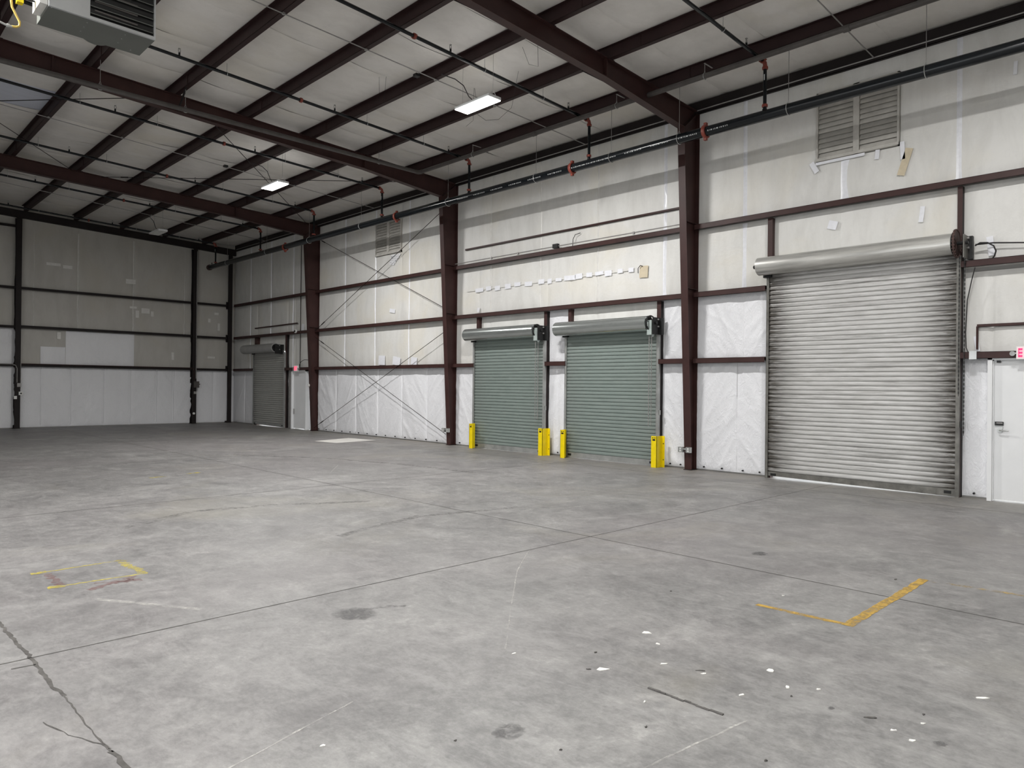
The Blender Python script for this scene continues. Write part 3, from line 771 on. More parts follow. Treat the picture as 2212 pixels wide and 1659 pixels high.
# girts
def girt(y0, y1, z, label, grp='wall girts'):
    m = MB()
    m.box(XG, XG + 0.004, y0, y1, z - 0.052, z + 0.052)
    m.box(XG, XW - 0.005, y0, y1, z + 0.046, z + 0.052)
    m.box(XW - 0.012, XW - 0.005, y0, y1, z + 0.0, z + 0.052)
    m.box(XG, XG + 0.022, y0, y1, z - 0.052, z - 0.047)
    o = m.build('wall_girt', 'steel', org=(XG + 0.1, 0.5 * (y0 + y1), z)); tag(o, label, 'girt', grp)
f0, f1, f2 = FR
c = 0.085
HN = ['lowest', 'middle', 'top']
girt(f0 + c, 8.72, GZ[0], 'short lowest girt between the right green door and the red column')
girt(11.35, 12.02, GZ[0], 'short lowest girt between the two green doors')
girt(14.66, f1 - c, GZ[0], 'short lowest girt left of the left green door')
girt(f0 + c, f1 - c, GZ[1], 'middle girt passing above both green roll-up doors')
girt(f0 + c, f1 - c, GZ[2], 'top girt with a grey conduit above the two green doors')
girt(6.345, f0 - c, GZ[0], 'lowest girt between the red column and the big grey door')
girt(6.345, f0 - c, GZ[1], 'middle girt between the red column and the big grey door')
girt(-2.0, f0 - c, GZ[2], 'top girt passing above the big grey door')
girt(1.2, 3.115, GZ[0], 'lowest girt behind the frame of the near white exit door')
girt(-2.0, 3.115, 3.665, 'middle girt right of the big grey door above the exit sign')
for i in range(3):
    girt(f1 + c, f2 - c, GZ[i], '%s girt of the wall bay crossed by brace rods' % HN[i])
girt(28.24, 30.1, GZ[0], 'short lowest girt left of the far grey roll-up door')
girt(f2 + c, 25.5, GZ[0], 'short lowest girt above the far white exit door')
girt(f2 + c, 30.1, GZ[1], 'middle girt above the far grey roll-up door')
girt(f2 + c, 30.1, GZ[2], 'top girt of the wall bay next to the far corner')
def end_girt(x0, x1, z, label):
    m = MB()
    m.box(x0, x1, YG, YG + 0.004, z - 0.045, z + 0.045); m.box(x0, x1, YG, YW - 0.005, z + 0.04, z + 0.046)
    m.box(x0, x1, YW - 0.012, YW - 0.005, z, z + 0.046)
    o = m.build('wall_girt', 'steel_dark', org=(0.5 * (x0 + x1), YG, z)); tag(o, label, 'girt', 'end wall girts')
xc = [5.26, 11.34, 12.8]
for i in range(3):
    end_girt(xc[0] + 0.09, xc[1] - 0.09, GZ[i] + (0.02 if i == 1 else 0.0), '%s girt of the wide middle bay of the end wall' % HN[i])
    end_girt(xc[1] + 0.09, xc[2] - 0.09, GZ[i], '%s girt of the narrow end wall bay beside the corner' % HN[i])
    end_girt(1.0, xc[0] - 0.09, GZ[i], '%s girt of the end wall bay at the left edge' % HN[i])
end_girt(1.0, xc[0] - 0.09, 7.13, 'highest girt of the end wall bay at the left edge')
def end_col(x, top, label, w=0.085):
    t = empty('end_wall_column', (x, YG, 0)); tag(t, label, 'column', 'end wall columns')
    MB().box(x - w, x + w, YG - 0.06, YG - 0.048, 0.01, top).build('inner_flange', 'steel_dark', t)
    MB().box(x - 0.006, x + 0.006, YG - 0.048, YW - 0.015, 0.01, top).build('web', 'steel_dark', t)
    MB().box(x - w, x + w, YW - 0.015, YW - 0.003, 0.01, top).build('outer_flange', 'steel_dark', t)
    MB().box(x - w - 0.03, x + w + 0.02, YG - 0.08, YW - 0.003, 0, 0.01).build('base_plate', 'steel_dark', t)
    return t
end_col(xc[0], 7.44, 'dark end wall column at the left edge carrying small electrical boxes')
end_col(xc[1], 7.19, 'dark end wall column with conduit and a grey switch box')
end_col(xc[2], 7.13, 'dark corner column where the end wall meets the door wall')

# angle-iron rails on the insulation
def rail(y0, y1, z0, z1, label):
    m = MB()
    m.hexa([(XW - 0.075, y0, z0 - 0.022), (XW - 0.070, y0, z0 - 0.022), (XW - 0.070, y0, z0 + 0.022), (XW - 0.075, y0, z0 + 0.022)],
           [(XW - 0.075, y1, z1 - 0.022), (XW - 0.070, y1, z1 - 0.022), (XW - 0.070, y1, z1 + 0.022), (XW - 0.075, y1, z1 + 0.022)])
    m.hexa([(XW - 0.075, y0, z0 - 0.022), (XW - 0.02, y0, z0 - 0.022), (XW - 0.02, y0, z0 - 0.017), (XW - 0.075, y0, z0 - 0.017)],
           [(XW - 0.075, y1, z1 - 0.022), (XW - 0.02, y1, z1 - 0.022), (XW - 0.02, y1, z1 - 0.017), (XW - 0.075, y1, z1 - 0.017)])
    o = m.build('angle_rail', 'steel', org=(XW - 0.05, y0, z0)); tag(o, label, 'rail')
rail(15.2, 8.06, 5.46, 5.46, 'thin dark angle iron fixed high above the two green doors')
rail(28.35, 24.75, 3.93, 3.95, 'short dark angle iron above the far grey roll-up door')
rail(2.92, -1.5, 2.70, 2.70, 'dark angle iron above the near exit door frame')

# brace rods
def rod(name, a, b, r, label, cat='brace rod', grp=None, mat='steel_dark'):
    A, B = Vector(a), Vector(b)
    m = MB().tube([A, B], r, 6)
    d = (B - A).normalized()
    m.tube([A.lerp(B, 0.06), A.lerp(B, 0.06) + d * 0.22], r * 2.0, 6)
    o = m.build(name, mat, org=tuple(A)); tag(o, label, cat, grp); return o
rod('brace_rod', (12.872, f2 - 0.13, 6.91), (12.872, f1 + 0.11, 3.825), 0.009, 'upper wall brace rod sloping down towards the green doors', grp='wall brace rods')
rod('brace_rod', (12.89, f2 - 0.13, 3.58), (12.89, f1 + 0.11, 6.795), 0.009, 'upper wall brace rod rising towards the green doors', grp='wall brace rods')
rod('brace_rod', (12.872, f2 - 0.13, 3.366), (12.872, f1 + 0.11, 0.30), 0.009, 'lower wall brace rod sloping down towards the green doors', grp='wall brace rods')
rod('brace_rod', (12.89, f2 - 0.13, 0.12), (12.89, f1 + 0.11, 3.258), 0.009, 'lower wall brace rod rising towards the green doors', grp='wall brace rods')
for a, b, lab in (((5.9, 15.75), (12.55, 23.25), 'roof brace rod passing the farther lit fixture towards the far column'),
                  ((6.0, 23.2), (12.55, 15.75), 'roof brace rod crossing under the roof towards the middle column'),
                  ((-0.5, 15.75), (5.3, 23.25), 'roof brace rod near the left edge rising to the far rafter'),
                  ((5.25, 15.75), (-0.5, 23.2), 'roof brace rod near the left edge by the middle rafter')):
    dz = -0.045 if a[0] < b[0] else -0.07
    rod('brace_rod', (a[0], a[1], zr(a[0], dz)), (b[0], b[1], zr(b[0], dz)), 0.009, lab, grp='roof brace rods')

# ================================================================== roll-up doors
def slat_mesh(name, L, mat, pitch, depth, groove):
    p = pitch
    prof = [(0.006, p), (-depth * 0.70, p - 0.003), (-depth * 0.96, p * 0.74), (-depth, p * 0.5), (-depth * 0.95, p * 0.30), (-depth * 0.78, groove), (0.004, groove * 0.7), (0.006, 0.0)]
    vs = []; fs = []
    n = 9
    for j in range(n):
        y = -L / 2 + L * j / (n - 1)
        vs += [(x, y, z) for x, z in prof]
    k = len(prof)
    for j in range(n - 1):
        for i in range(k - 1):
            fs.append((j * k + i, j * k + i + 1, (j + 1) * k + i + 1, (j + 1) * k + i))
    me = bpy.data.meshes.new(name)
    me.from_pydata(vs, [], fs); me.materials.append(M[mat]); me.shade_smooth(); me.set_sharp_from_angle(angle=math.radians(35)); me.update()
    return me
def shutter(idx, label, gl, gr_, top, smat, gmat, hmat, hood_y, hood_z, hood_r, jl, jr, jtop, wheel_r, gap, pitch=0.081, chain=True, guard=True, big=False):
    """gl, gr_: outer y of the left and right guides; gap=(left,right) daylight under the bottom bar"""
    xcur = 12.965
    ym = 0.5 * (gl + gr_)
    t = empty('door_%d' % idx, (xcur, ym, 0)); tag(t, label, 'door', kind='structure')
    gw = 0.062 if not big else 0.05
    L = (gl - gr_) - 2 * gw + 0.03
    me = slat_mesh('slat', L, smat, pitch, 0.018 if not big else 0.02, 0.014)
    z = 0.12
    while z < top + 0.06:
        share('slat', me, t, (xcur, ym, z)); z += pitch
    ya, yb = ym + L / 2, ym - L / 2
    MB().hexa([(xcur - 0.018, ya, gap[0]), (xcur + 0.012, ya, gap[0]), (xcur + 0.012, ya, 0.125), (xcur - 0.018, ya, 0.125)],
              [(xcur - 0.018, yb, gap[1]), (xcur + 0.012, yb, gap[1]), (xcur + 0.012, yb, 0.125), (xcur - 0.018, yb, 0.125)]).build('bottom_bar', gmat, t)
    for y in (ya - 0.12, yb + 0.12):
        MB().box(xcur - 0.03, xcur - 0.018, y - 0.05, y + 0.05, 0.05, 0.095).build('slide_bolt', 'dark_iron', t)
    for s, y0, y1 in ((1, gl - gw, gl), (-1, gr_, gr_ + gw)):
        m = MB()
        m.box(12.925, 12.929, y0, y1, 0.0, top + 0.02)              # room-side leg
        yo = y1 if s > 0 else y0
        m.box(12.925, 12.985, yo - 0.004, yo, 0.0, top + 0.02)
        m.box(12.981, 12.985, y0, y1, 0.0, top + 0.02)
        m.build('guide', gmat, t)
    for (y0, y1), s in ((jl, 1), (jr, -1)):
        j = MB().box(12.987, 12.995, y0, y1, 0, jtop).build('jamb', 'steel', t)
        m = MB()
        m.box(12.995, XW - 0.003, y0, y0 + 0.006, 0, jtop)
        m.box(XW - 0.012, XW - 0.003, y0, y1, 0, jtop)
        m.build('jamb_web', 'steel_dark' if s < 0 else 'steel', j)  # right-hand webs take darker steel to paint in shade on their side faces
    # coil hood
    hx = 12.93 - hood_r - 0.005
    n = 20; poly = []
    for k in range(n + 1):
        a = math.radians(-75 + 330 * k / n)
        poly.append((hx + hood_r * math.cos(math.pi - a + 0.0), hood_z + hood_r * math.sin(math.pi - a)))
    outer = [(hx + hood_r * math.cos(a), hood_z + hood_r * math.sin(a)) for a in [2 * math.pi * k / 28 for k in range(28)]]
    MB().prism(outer, 'y', hood_y[1], hood_y[0]).build('hood', hmat, t, True)
    inner = [(hx + (hood_r - 0.035) * math.cos(a), hood_z + (hood_r - 0.035) * math.sin(a)) for a in [2 * math.pi * k / 24 for k in range(24)]]
    MB().prism(inner, 'y', hood_y[1] - 0.012, hood_y[1]).build('coil_end', 'dark_iron', t, True)
    MB().prism(inner, 'y', hood_y[0], hood_y[0] + 0.012).build('coil_end', hmat, t, True)
    MB().tube([(hx, hood_y[0], hood_z), (hx, hood_y[0] + 0.10, hood_z)], 0.035, 8).build('shaft', 'dark_iron', t)
    # head brackets behind the hood ends
    MB().box(12.90, 12.985, gl - 0.10, gl + 0.06, top - 0.02, top + 0.10).build('bracket', 'dark_iron', t)
    yb2 = hood_y[1] - 0.16
    MB().box(hx - 0.10, 12.985, yb2 - 0.012, yb2, hood_z - 0.24, hood_z + 0.12).build('bracket', 'dark_iron' if not big else 'guide_big', t)
    MB().box(12.90, 12.985, yb2 - 0.07, yb2, hood_z - 0.24, hood_z + 0.12).build('bracket', 'dark_iron', t)
    MB().tube([(hx, hood_y[1], hood_z), (hx, yb2 - 0.05, hood_z)], 0.028, 8).build('shaft', 'dark_iron', t)
    for dz in (-0.07, 0.08):
        MB().tube([(hx + 0.08, yb2 - 0.04, hood_z + dz), (hx + 0.08, yb2 + 0.03, hood_z + dz)], 0.018, 6).build('bolt', 'zinc_dull', t)
    # chain wheel
    yw = hood_y[1] - 0.05
    m = MB().ring((hx, yw, hood_z), 'y', wheel_r, 0.013, 28, 6)
    for k in range(5):
        a = 2 * math.pi * k / 5 + 0.3
        m.tube([(hx, yw, hood_z), (hx + wheel_r * math.cos(a), yw, hood_z + wheel_r * math.sin(a))], 0.010, 5)
    for k in range(26):
        a = 2 * math.pi * k / 26
        cx_, cz_ = hx + wheel_r * math.cos(a), hood_z + wheel_r * math.sin(a)
        m.box(cx_ - 0.007, cx_ + 0.007, yw - 0.022, yw + 0.022, cz_ - 0.007, cz_ + 0.007)
    if big: m.prism([(hx + wheel_r * math.cos(2 * math.pi * k / 28), hood_z + wheel_r * math.sin(2 * math.pi * k / 28)) for k in range(28)], 'y', yw - 0.004, yw + 0.004)
    m.build('chain_wheel', 'rust_iron' if big else 'dark_iron', t)
    if guard:
        MB().prism([(hx - 0.09, hood_z + 0.06), (hx + 0.02, hood_z + 0.06), (hx + 0.02, hood_z - 0.24), (hx - 0.02, hood_z - 0.29), (hx - 0.06, hood_z - 0.29), (hx - 0.09, hood_z - 0.25)], 'y', yw - 0.085, yw - 0.08).build('chain_guard', 'plate_green', t)
        MB().box(hx - 0.095, hx - 0.09, yw - 0.085, yw + 0.03, hood_z - 0.25, hood_z + 0.06).build('chain_guard', 'plate_green', t)
    if chain:
        m = MB()
        zc = 0.9
        for xq, yq, ze in (((12.80, 3.11, 1.6), (12.88, 3.055, 1.0)) if big else ((hx - 0.05, yw, zc), (hx + 0.04, yw, zc))):
            zz = hood_z - 0.2; k = 0
            while zz > ze:
                if k % 2: m.box(xq - 0.008, xq + 0.008, yq - 0.003, yq + 0.003, zz - 0.040, zz)
                else: m.box(xq - 0.003, xq + 0.003, yq - 0.008, yq + 0.008, zz - 0.040, zz)
                zz -= 0.034; k += 1
        o = m.build('hand_chain', 'dark_iron' if big else 'zinc_dull', t)
        yk = gr_ - 0.01
        MB().box(12.93, 12.95, yk - 0.035, yk, 1.10, 1.20).build('chain_keeper', 'zinc' if not big else 'dark_iron', t)
    return t
shutter(1, 'largest roll-up door, tall and worn pale grey with grime-streaked slats', 6.326, 3.129, 3.80, 'slat_big', 'guide_big', 'hood_big',
        (6.40, 3.19), 3.975, 0.168, (6.25, 6.343), (3.12, 3.19), GZ[2] - 0.05, 0.215, (0.045, 0.004), big=True, guard=False)
shutter(2, 'green-grey roll-up door nearer the big grey door, on the right of the green pair', 11.385, 8.723, 2.88, 'slat_green', 'guide', 'hood_green',
        (11.50, 8.87), 3.045, 0.165, (11.24, 11.34), (8.72, 8.82), GZ[1] - 0.05, 0.16, (0.006, 0.004))
shutter(3, 'green-grey roll-up door on the left of the green pair', 14.708, 12.037, 2.88, 'slat_green', 'guide', 'hood_green',
        (14.80, 12.20), 3.05, 0.162, (14.54, 14.64), (12.03, 12.13), GZ[1] - 0.05, 0.15, (0.006, 0.004))
shutter(4, 'dim grey roll-up door far away beside the corner', 28.26, 25.56, 2.87, 'slat_far', 'guide', 'hood_far',
        (28.72, 25.95), 3.055, 0.175, (27.98, 28.25), (25.50, 25.62), GZ[1] - 0.05, 0.13, (0.045, 0.004), guard=False, chain=False)

# white personnel doors
def exit_door(idx, label, y0, y1, ztop, lever):
    """y0>y1 outer edges of the frame"""
    t = empty('door_%d' % idx, (12.98, 0.5 * (y0 + y1), 0)); tag(t, label, 'door', kind='structure')
    fw = 0.06
    m = MB()
    m.box(12.93, 13.09, y0 - fw, y0, 0, ztop); m.box(12.93, 13.09, y1, y1 + fw, 0, ztop); m.box(12.93, 13.09, y1, y0, ztop - fw, ztop)
    m.build('frame', 'white_paint', t)
    m = MB()
    m.box(12.975, 13.0, y0 - fw - 0.016, y0 - fw, 0, ztop - fw); m.box(12.975, 13.0, y1 + fw, y1 + fw + 0.016, 0, ztop - fw); m.box(12.975, 13.0, y1 + fw, y0 - fw, ztop - fw - 0.016, ztop - fw)
    m.build('door_stop', 'white_paint', t)
    leaf = MB().box(13.0, 13.045, y1 + fw + 0.003, y0 - fw - 0.003, 0.028, ztop - fw - 0.003).build('leaf', 'white_paint', t)
    if lever:
        yl = y0 - fw - 0.085
        MB().box(12.975, 12.999, yl - 0.055, yl + 0.055, 1.158, 1.215).build('deadbolt_box', 'black', leaf)
        MB().box(12.973, 12.975, yl - 0.045, yl + 0.035, 1.188, 1.203).build('deadbolt_label', 'zinc_dull', leaf)
        MB().tube([(12.999, yl - 0.01, 1.085), (12.985, yl - 0.01, 1.085)], 0.036, 20).build('rose', 'zinc', leaf, True)
        MB().tube([(12.985, yl - 0.01, 1.085), (12.945, yl - 0.01, 1.085), (12.935, yl - 0.03, 1.085), (12.935, yl - 0.13, 1.08)], 0.010, 10).build('lever', 'zinc', leaf, True)
        MB().tube([(12.998, yl - 0.03, 1.12), (12.98, yl - 0.03, 1.12)], 0.018, 14).build('lock_cylinder', 'zinc', leaf, True)
        MB().box(12.965, 12.999, y0 - 0.16, y0 - 0.11, ztop - fw - 0.045, ztop - fw - 0.012).build('closer_shoe', 'black', t)
    else:
        MB().box(12.975, 12.999, y0 - fw - 0.10, y0 - fw - 0.06, 0.55, 0.75).build('kick_latch', 'zinc_dull', leaf)
    return t
exit_door(5, 'white personnel exit door with lever handle at the right edge', 2.752, 1.68, 2.221, True)
exit_door(6, 'white personnel exit door far away beside the red column', 25.02, 23.90, 2.20, False)
# grey utility panel strip left of the far exit door
m = MB().box(12.98, 13.03, 25.03, 25.30, 0.0, 2.15); o = m.build('utility_cover', 'zinc_dull', org=(13.0, 25.16, 0.0)); tag(o, 'narrow grey metal cover strip left of the far exit door', 'cover')

def exit_sign(y0, y1, z0, z1, label, lamps):
    t = empty('exit_sign', (12.86, 0.5 * (y0 + y1), z0)); tag(t, label, 'sign', 'lit exit signs')
    MB().box(12.845, 12.895, y1, y0, z0, z1).build('housing', 'white_plastic', t)
    face = MB().box(12.8435, 12.8449, y1 + 0.012, y0 - 0.012, z0 + 0.012, z1 - 0.012).build('face', 'exit_face', t)
    w = (y0 - y1); h = z1 - z0
    lw = w * 0.165; gapw = w * 0.055
    zt, zb_ = z1 - 0.16 * h, z0 + 0.16 * h; st = 0.16 * h
    y = y0 - 0.085 * w
    xa, xb = 12.8405, 12.8434
    m = MB()   # E X I T
    m.box(xa, xb, y - 0.03 * w, y, zb_, zt)
    for zz in (zb_, 0.5 * (zb_ + zt) - st / 2, zt - st): m.box(xa, xb, y - lw, y, zz, zz + st)
    m.build('letter_e', 'exit_red', face)
    y -= lw + gapw; m = MB()
    for (ya, yb) in ((y, y - lw), (y - lw, y)):
        d = 0.045 * w
        m.hexa([(xa, ya - d / 2 * 0 , zb_), (xb, ya, zb_), (xb, ya + (-d if ya == y else d), zb_), (xa, ya + (-d if ya == y else d), zb_)],
               [(xa, yb + (d if ya == y else -d), zt), (xb, yb + (d if ya == y else -d), zt), (xb, yb, zt), (xa, yb, zt)])
    m.build('letter_x', 'exit_red', face)
    y -= lw + gapw; MB().box(xa, xb, y - 0.045 * w, y, zb_, zt).build('letter_i', 'exit_red', face)
    y -= 0.045 * w + gapw; m = MB(); m.box(xa, xb, y - lw, y, zt - st, zt); m.box(xa, xb, y - lw / 2 - 0.022 * w, y - lw / 2 + 0.022 * w, zb_, zt); m.build('letter_t', 'exit_red', face)
    MB().box(12.895, 12.93, 0.5 * (y0 + y1) - 0.05, 0.5 * (y0 + y1) + 0.05, z0 + 0.05, z1 - 0.03).build('mount', 'white_plastic', t)
    if lamps:
        for yy in (y0 + 0.045, y1 - 0.045):
            MB().tube([(12.86, yy, z0 + 0.09), (12.83, yy, z0 + 0.085)], [0.03, 0.036], 14).build('lamp_head', 'zinc', t, True)
            MB().box(12.855, 12.88, min(yy, y0) - 0.02, max(yy, y1) + 0.02, z0 + 0.08, z0 + 0.10).build('lamp_arm', 'white_plastic', t)
exit_sign(2.373, 2.06, 2.16, 2.353, 'lit red and white exit sign above the near white door', True)
exit_sign(24.65, 24.36, 2.14, 2.36, 'small glowing red exit sign above the far white door', True)

# ================================================================== yellow track guards
def guard(yA, s, label):
    """front plate starts at yA (door side) ; s=+1 guard on the left of a door, -1 on the right"""
    t = empty('track_guard', (12.8, yA, 0)); tag(t, label, 'guard', 'yellow track guards')
    yo = yA + s * 0.135
    hgt = 0.66
    m = MB()
    m.box(12.70, 12.708, yA, yo, 0.0, hgt)
    fp = m.build('front_plate', 'yellow', t)
    MB().box(12.70, 12.905, yo - s * 0.008, yo, 0.0, hgt).build('side_plate', 'yellow', t)
    wf = MB().box(12.897, 12.905, yo, yo + s * 0.065, 0.0, hgt).build('wall_flange', 'yellow', t)
    yc_ = 0.5 * (yA + yo)
    m = MB()      # black sticker marks
    m.box(12.6985, 12.6998, yc_ - 0.035, yc_ + 0.035, hgt - 0.098, hgt - 0.062)
    m.box(12.6985, 12.6998, yc_ + 0.012, yc_ + 0.038, hgt - 0.048, hgt - 0.026)
    m.box(12.6985, 12.6998, yc_ - 0.038, yc_ - 0.012, hgt - 0.048, hgt - 0.026)
    m.build('sticker', 'black', fp)
    for zz in (0.16, 0.50):
        MB().tube([(12.897, yo + s * 0.04, zz), (12.889, yo + s * 0.04, zz)], 0.012, 6).build('bolt', 'dark_iron', wf)
guard(14.44, 1, 'yellow steel track guard at the left foot of the left green door')
guard(12.015, -1, 'yellow steel track guard at the right foot of the left green door')
guard(11.165, 1, 'yellow steel track guard at the left foot of the right green door')
guard(8.737, -1, 'yellow steel track guard at the right foot of the right green door')

# ================================================================== wall louvres
def louvre(y0, y1, z0, z1, label):
    t = empty('wall_louver', (XW - 0.04, 0.5 * (y0 + y1), z0)); tag(t, label, 'louver', 'wall louvers')
    yl, yr = max(y0, y1), min(y0, y1)
    x0, x1 = XW - 0.06, XW + 0.02
    MB().box(XW + 0.015, XW + 0.02, yr, yl, z0, z1).build('backing', 'louver', t)
    ymid = 0.5 * (yl + yr)
    for a, b in ((yl - 0.03, yl), (yr, yr + 0.03), (ymid - 0.05, ymid + 0.05)):
        MB().box(x0, x1, a, b, z0, z1).build('frame_post', 'louver', t)
    MB().box(x0, x1, yr, yl, z1 - 0.02, z1).build('frame_rail', 'louver', t)
    MB().box(x0 - 0.01, x1, yr, yl, z0, z0 + 0.05).build('frame_rail', 'louver', t)
    n = 13; p = (z1 - z0 - 0.08) / n
    for a, b in ((yr + 0.035, ymid - 0.055), (ymid + 0.055, yl - 0.035)):
        me = None
        for k in range(n):
            zz = z0 + 0.055 + p * k
            if me is None:
                m = MB().hexa([(-0.034, a, 0.0), (-0.030, a, 0.0), (0.012, a, p), (0.008, a, p)], [(-0.034, b, 0.0), (-0.030, b, 0.0), (0.012, b, p), (0.008, b, p)])
                me = bpy.data.meshes.new('blade'); me.from_pydata(m.v, [], m.f); me.materials.append(M['louver']); me.update()
                g = ORG[t.name]
            o = bpy.data.objects.new('blade', me); COL.objects.link(o); o.parent = t
            o.location = (XW - 0.012 - g[0], -g[1], zz - g[2])
louvre(4.075, 5.462, 5.81, 7.05, 'large dusty wall louver high above the big grey door')
louvre(18.275, 19.675, 5.81, 7.0, 'dusty wall louver in the far bay crossed by brace rods')
print('doors done', len(bpy.data.objects))

# ================================================================== sprinkler system
XP, ZP = 11.72, 6.39
BR = [5.80, 9.70, 13.55, 17.36, 21.25, 25.12, 29.15]
def coupling(parent, c, axis, R, w=0.045):
    """grooved pipe coupling: two-bolt collar"""
    m = MB(); n = 18
    ax = {'x': 0, 'y': 1, 'z': 2}[axis]
    def sw(u, v, t):
        q = [0, 0, 0]; q[ax] = t; q[(ax + 1) % 3] = u; q[(ax + 2) % 3] = v
        return (c[0] + q[0], c[1] + q[1], c[2] + q[2])
    k_ = 1.0 if R > 0.06 else 1.22
    prof = [(-w / 2, R * 1.02), (-w / 2, R * 1.28 * k_), (-w / 4, R * 1.36 * k_), (w / 4, R * 1.36 * k_), (w / 2, R * 1.28 * k_), (w / 2, R * 1.02)]
    vs = []; fs = []
    for k in range(n):
        a = 2 * math.pi * k / n
        vs += [sw(r * math.cos(a), r * math.sin(a), h) for h, r in prof]
    kk = len(prof)
    for k in range(n):
        for i in range(kk - 1):
            fs.append((k * kk + i, k * kk + i + 1, ((k + 1) % n) * kk + i + 1, ((k + 1) % n) * kk + i))
    m.add(vs, fs)
    e = R * 0.32
    for sg in (1, -1):
        p = [sw(sg * R * 1.25, sg * 0 + dv * e, t) for dv, t in ((-1, -w / 2.4), (1, -w / 2.4), (1, w / 2.4), (-1, w / 2.4))]
        q = [sw(sg * R * 1.75 * k_, dv * e, t) for dv, t in ((-1, -w / 2.4), (1, -w / 2.4), (1, w / 2.4), (-1, w / 2.4))]
        m.hexa(p, q)
    return m.build('coupling', 'red_fit', parent, True)
main = empty('sprinkler_main', (XP, 14.0, ZP)); tag(main, 'long black sprinkler main pipe hanging along the door wall', 'pipe')
MB().tube([(XP, -4.0, ZP - 0.02), (XP, 8, ZP), (XP, 29.75, ZP + 0.03)], 0.092, 20).build('pipe', 'black_pipe', main, True)
MB().tube([(XP, 29.68, ZP + 0.03), (XP, 29.80, ZP + 0.03)], 0.115, 16).build('end_cap', 'rust_iron', main, True)
MB().tube([(XP, 29.52, ZP + 0.09), (XP, 29.52, ZP + 0.20)], 0.018, 8).build('gauge_stub', 'dark_iron', main)
for y in (6.94, 10.16, 16.63, 23.2):
    coupling(main, (XP, y, ZP), 'y', 0.092, 0.065)
# faint white maker's print repeated along the pipe (illegible at this size)
pr = MB()
for k in range(14):
    ys_ = 9.95 - 0.62 * k if k < 6 else 13.9 - 0.62 * (k - 6)
    yq = ys_
    for w in (0.028, 0.012, 0.04, 0.014, 0.022, 0.05, 0.016, 0.028, 0.030, 0.02, 0.026):
        a0 = math.radians(196)
        for aa in (math.radians(188), math.radians(196)):
            p0 = (XP + 0.0928 * math.cos(aa), ZP + 0.0928 * math.sin(aa)); p1 = (XP + 0.0928 * math.cos(aa + 0.09), ZP + 0.0928 * math.sin(aa + 0.09))
            pr.add([(p0[0], yq, p0[1]), (p0[0], yq - w * 0.7, p0[1]), (p1[0], yq - w * 0.7, p1[1]), (p1[0], yq, p1[1])], [(0, 1, 2, 3)])
        yq -= w + 0.012
o = pr.build('pipe_print', 'print', main); o['kind'] = 'stuff'
LAST = ['']
def hanger(name, x, y, zc, R, ztop, label, cat='hanger', grp='pipe hangers', rr_=0.005):
    t = empty(name, (x, y, zc)); tag(t, label, cat, grp); LAST[0] = t.name
    MB().ring((x, y, zc), 'y', R + 0.006, 0.006, 18, 4).build('ring', 'zinc', t, True)
    MB().tube([(x - R * 0.4, y, zc + R * 0.95), (x, y, zc + R + 0.06)], 0.004, 5).build('clevis', 'zinc', t)
    MB().tube([(x + R * 0.4, y, zc + R * 0.95), (x, y, zc + R + 0.06)], 0.004, 5).build('clevis', 'zinc', t)
    MB().tube([(x, y, zc + R + 0.05), (x, y, ztop)], rr_, 6).build('rod', 'zinc_dull', t)
HY = [3.3, 5.38, 7.50, 9.11, 11.24, 14.37, 18.44, 21.54, 24.6, 28.0]
HL = ['outside the right edge', 'above the big grey door', 'just before the near column', 'over the right green door', 'between the two green doors', 'just before the middle column', 'beside the far louver',
      'just before the far column', 'past the far column', 'near its capped end']
for y, lab in zip(HY, HL):
    hanger('pipe_hanger', XP, y, ZP + 0.001 * (y - 8), 0.094, zr(PUR[0]) + 0.01, 'galvanised rod and ring holding the black sprinkler main %s' % lab)
BL = ['above the big grey door', 'nearest the nearer lit fixture', 'just in front of the middle rafter', 'nearest the farther lit fixture', 'just in front of the farthest rafter', 'just past the farthest rafter', 'closest to the end wall']
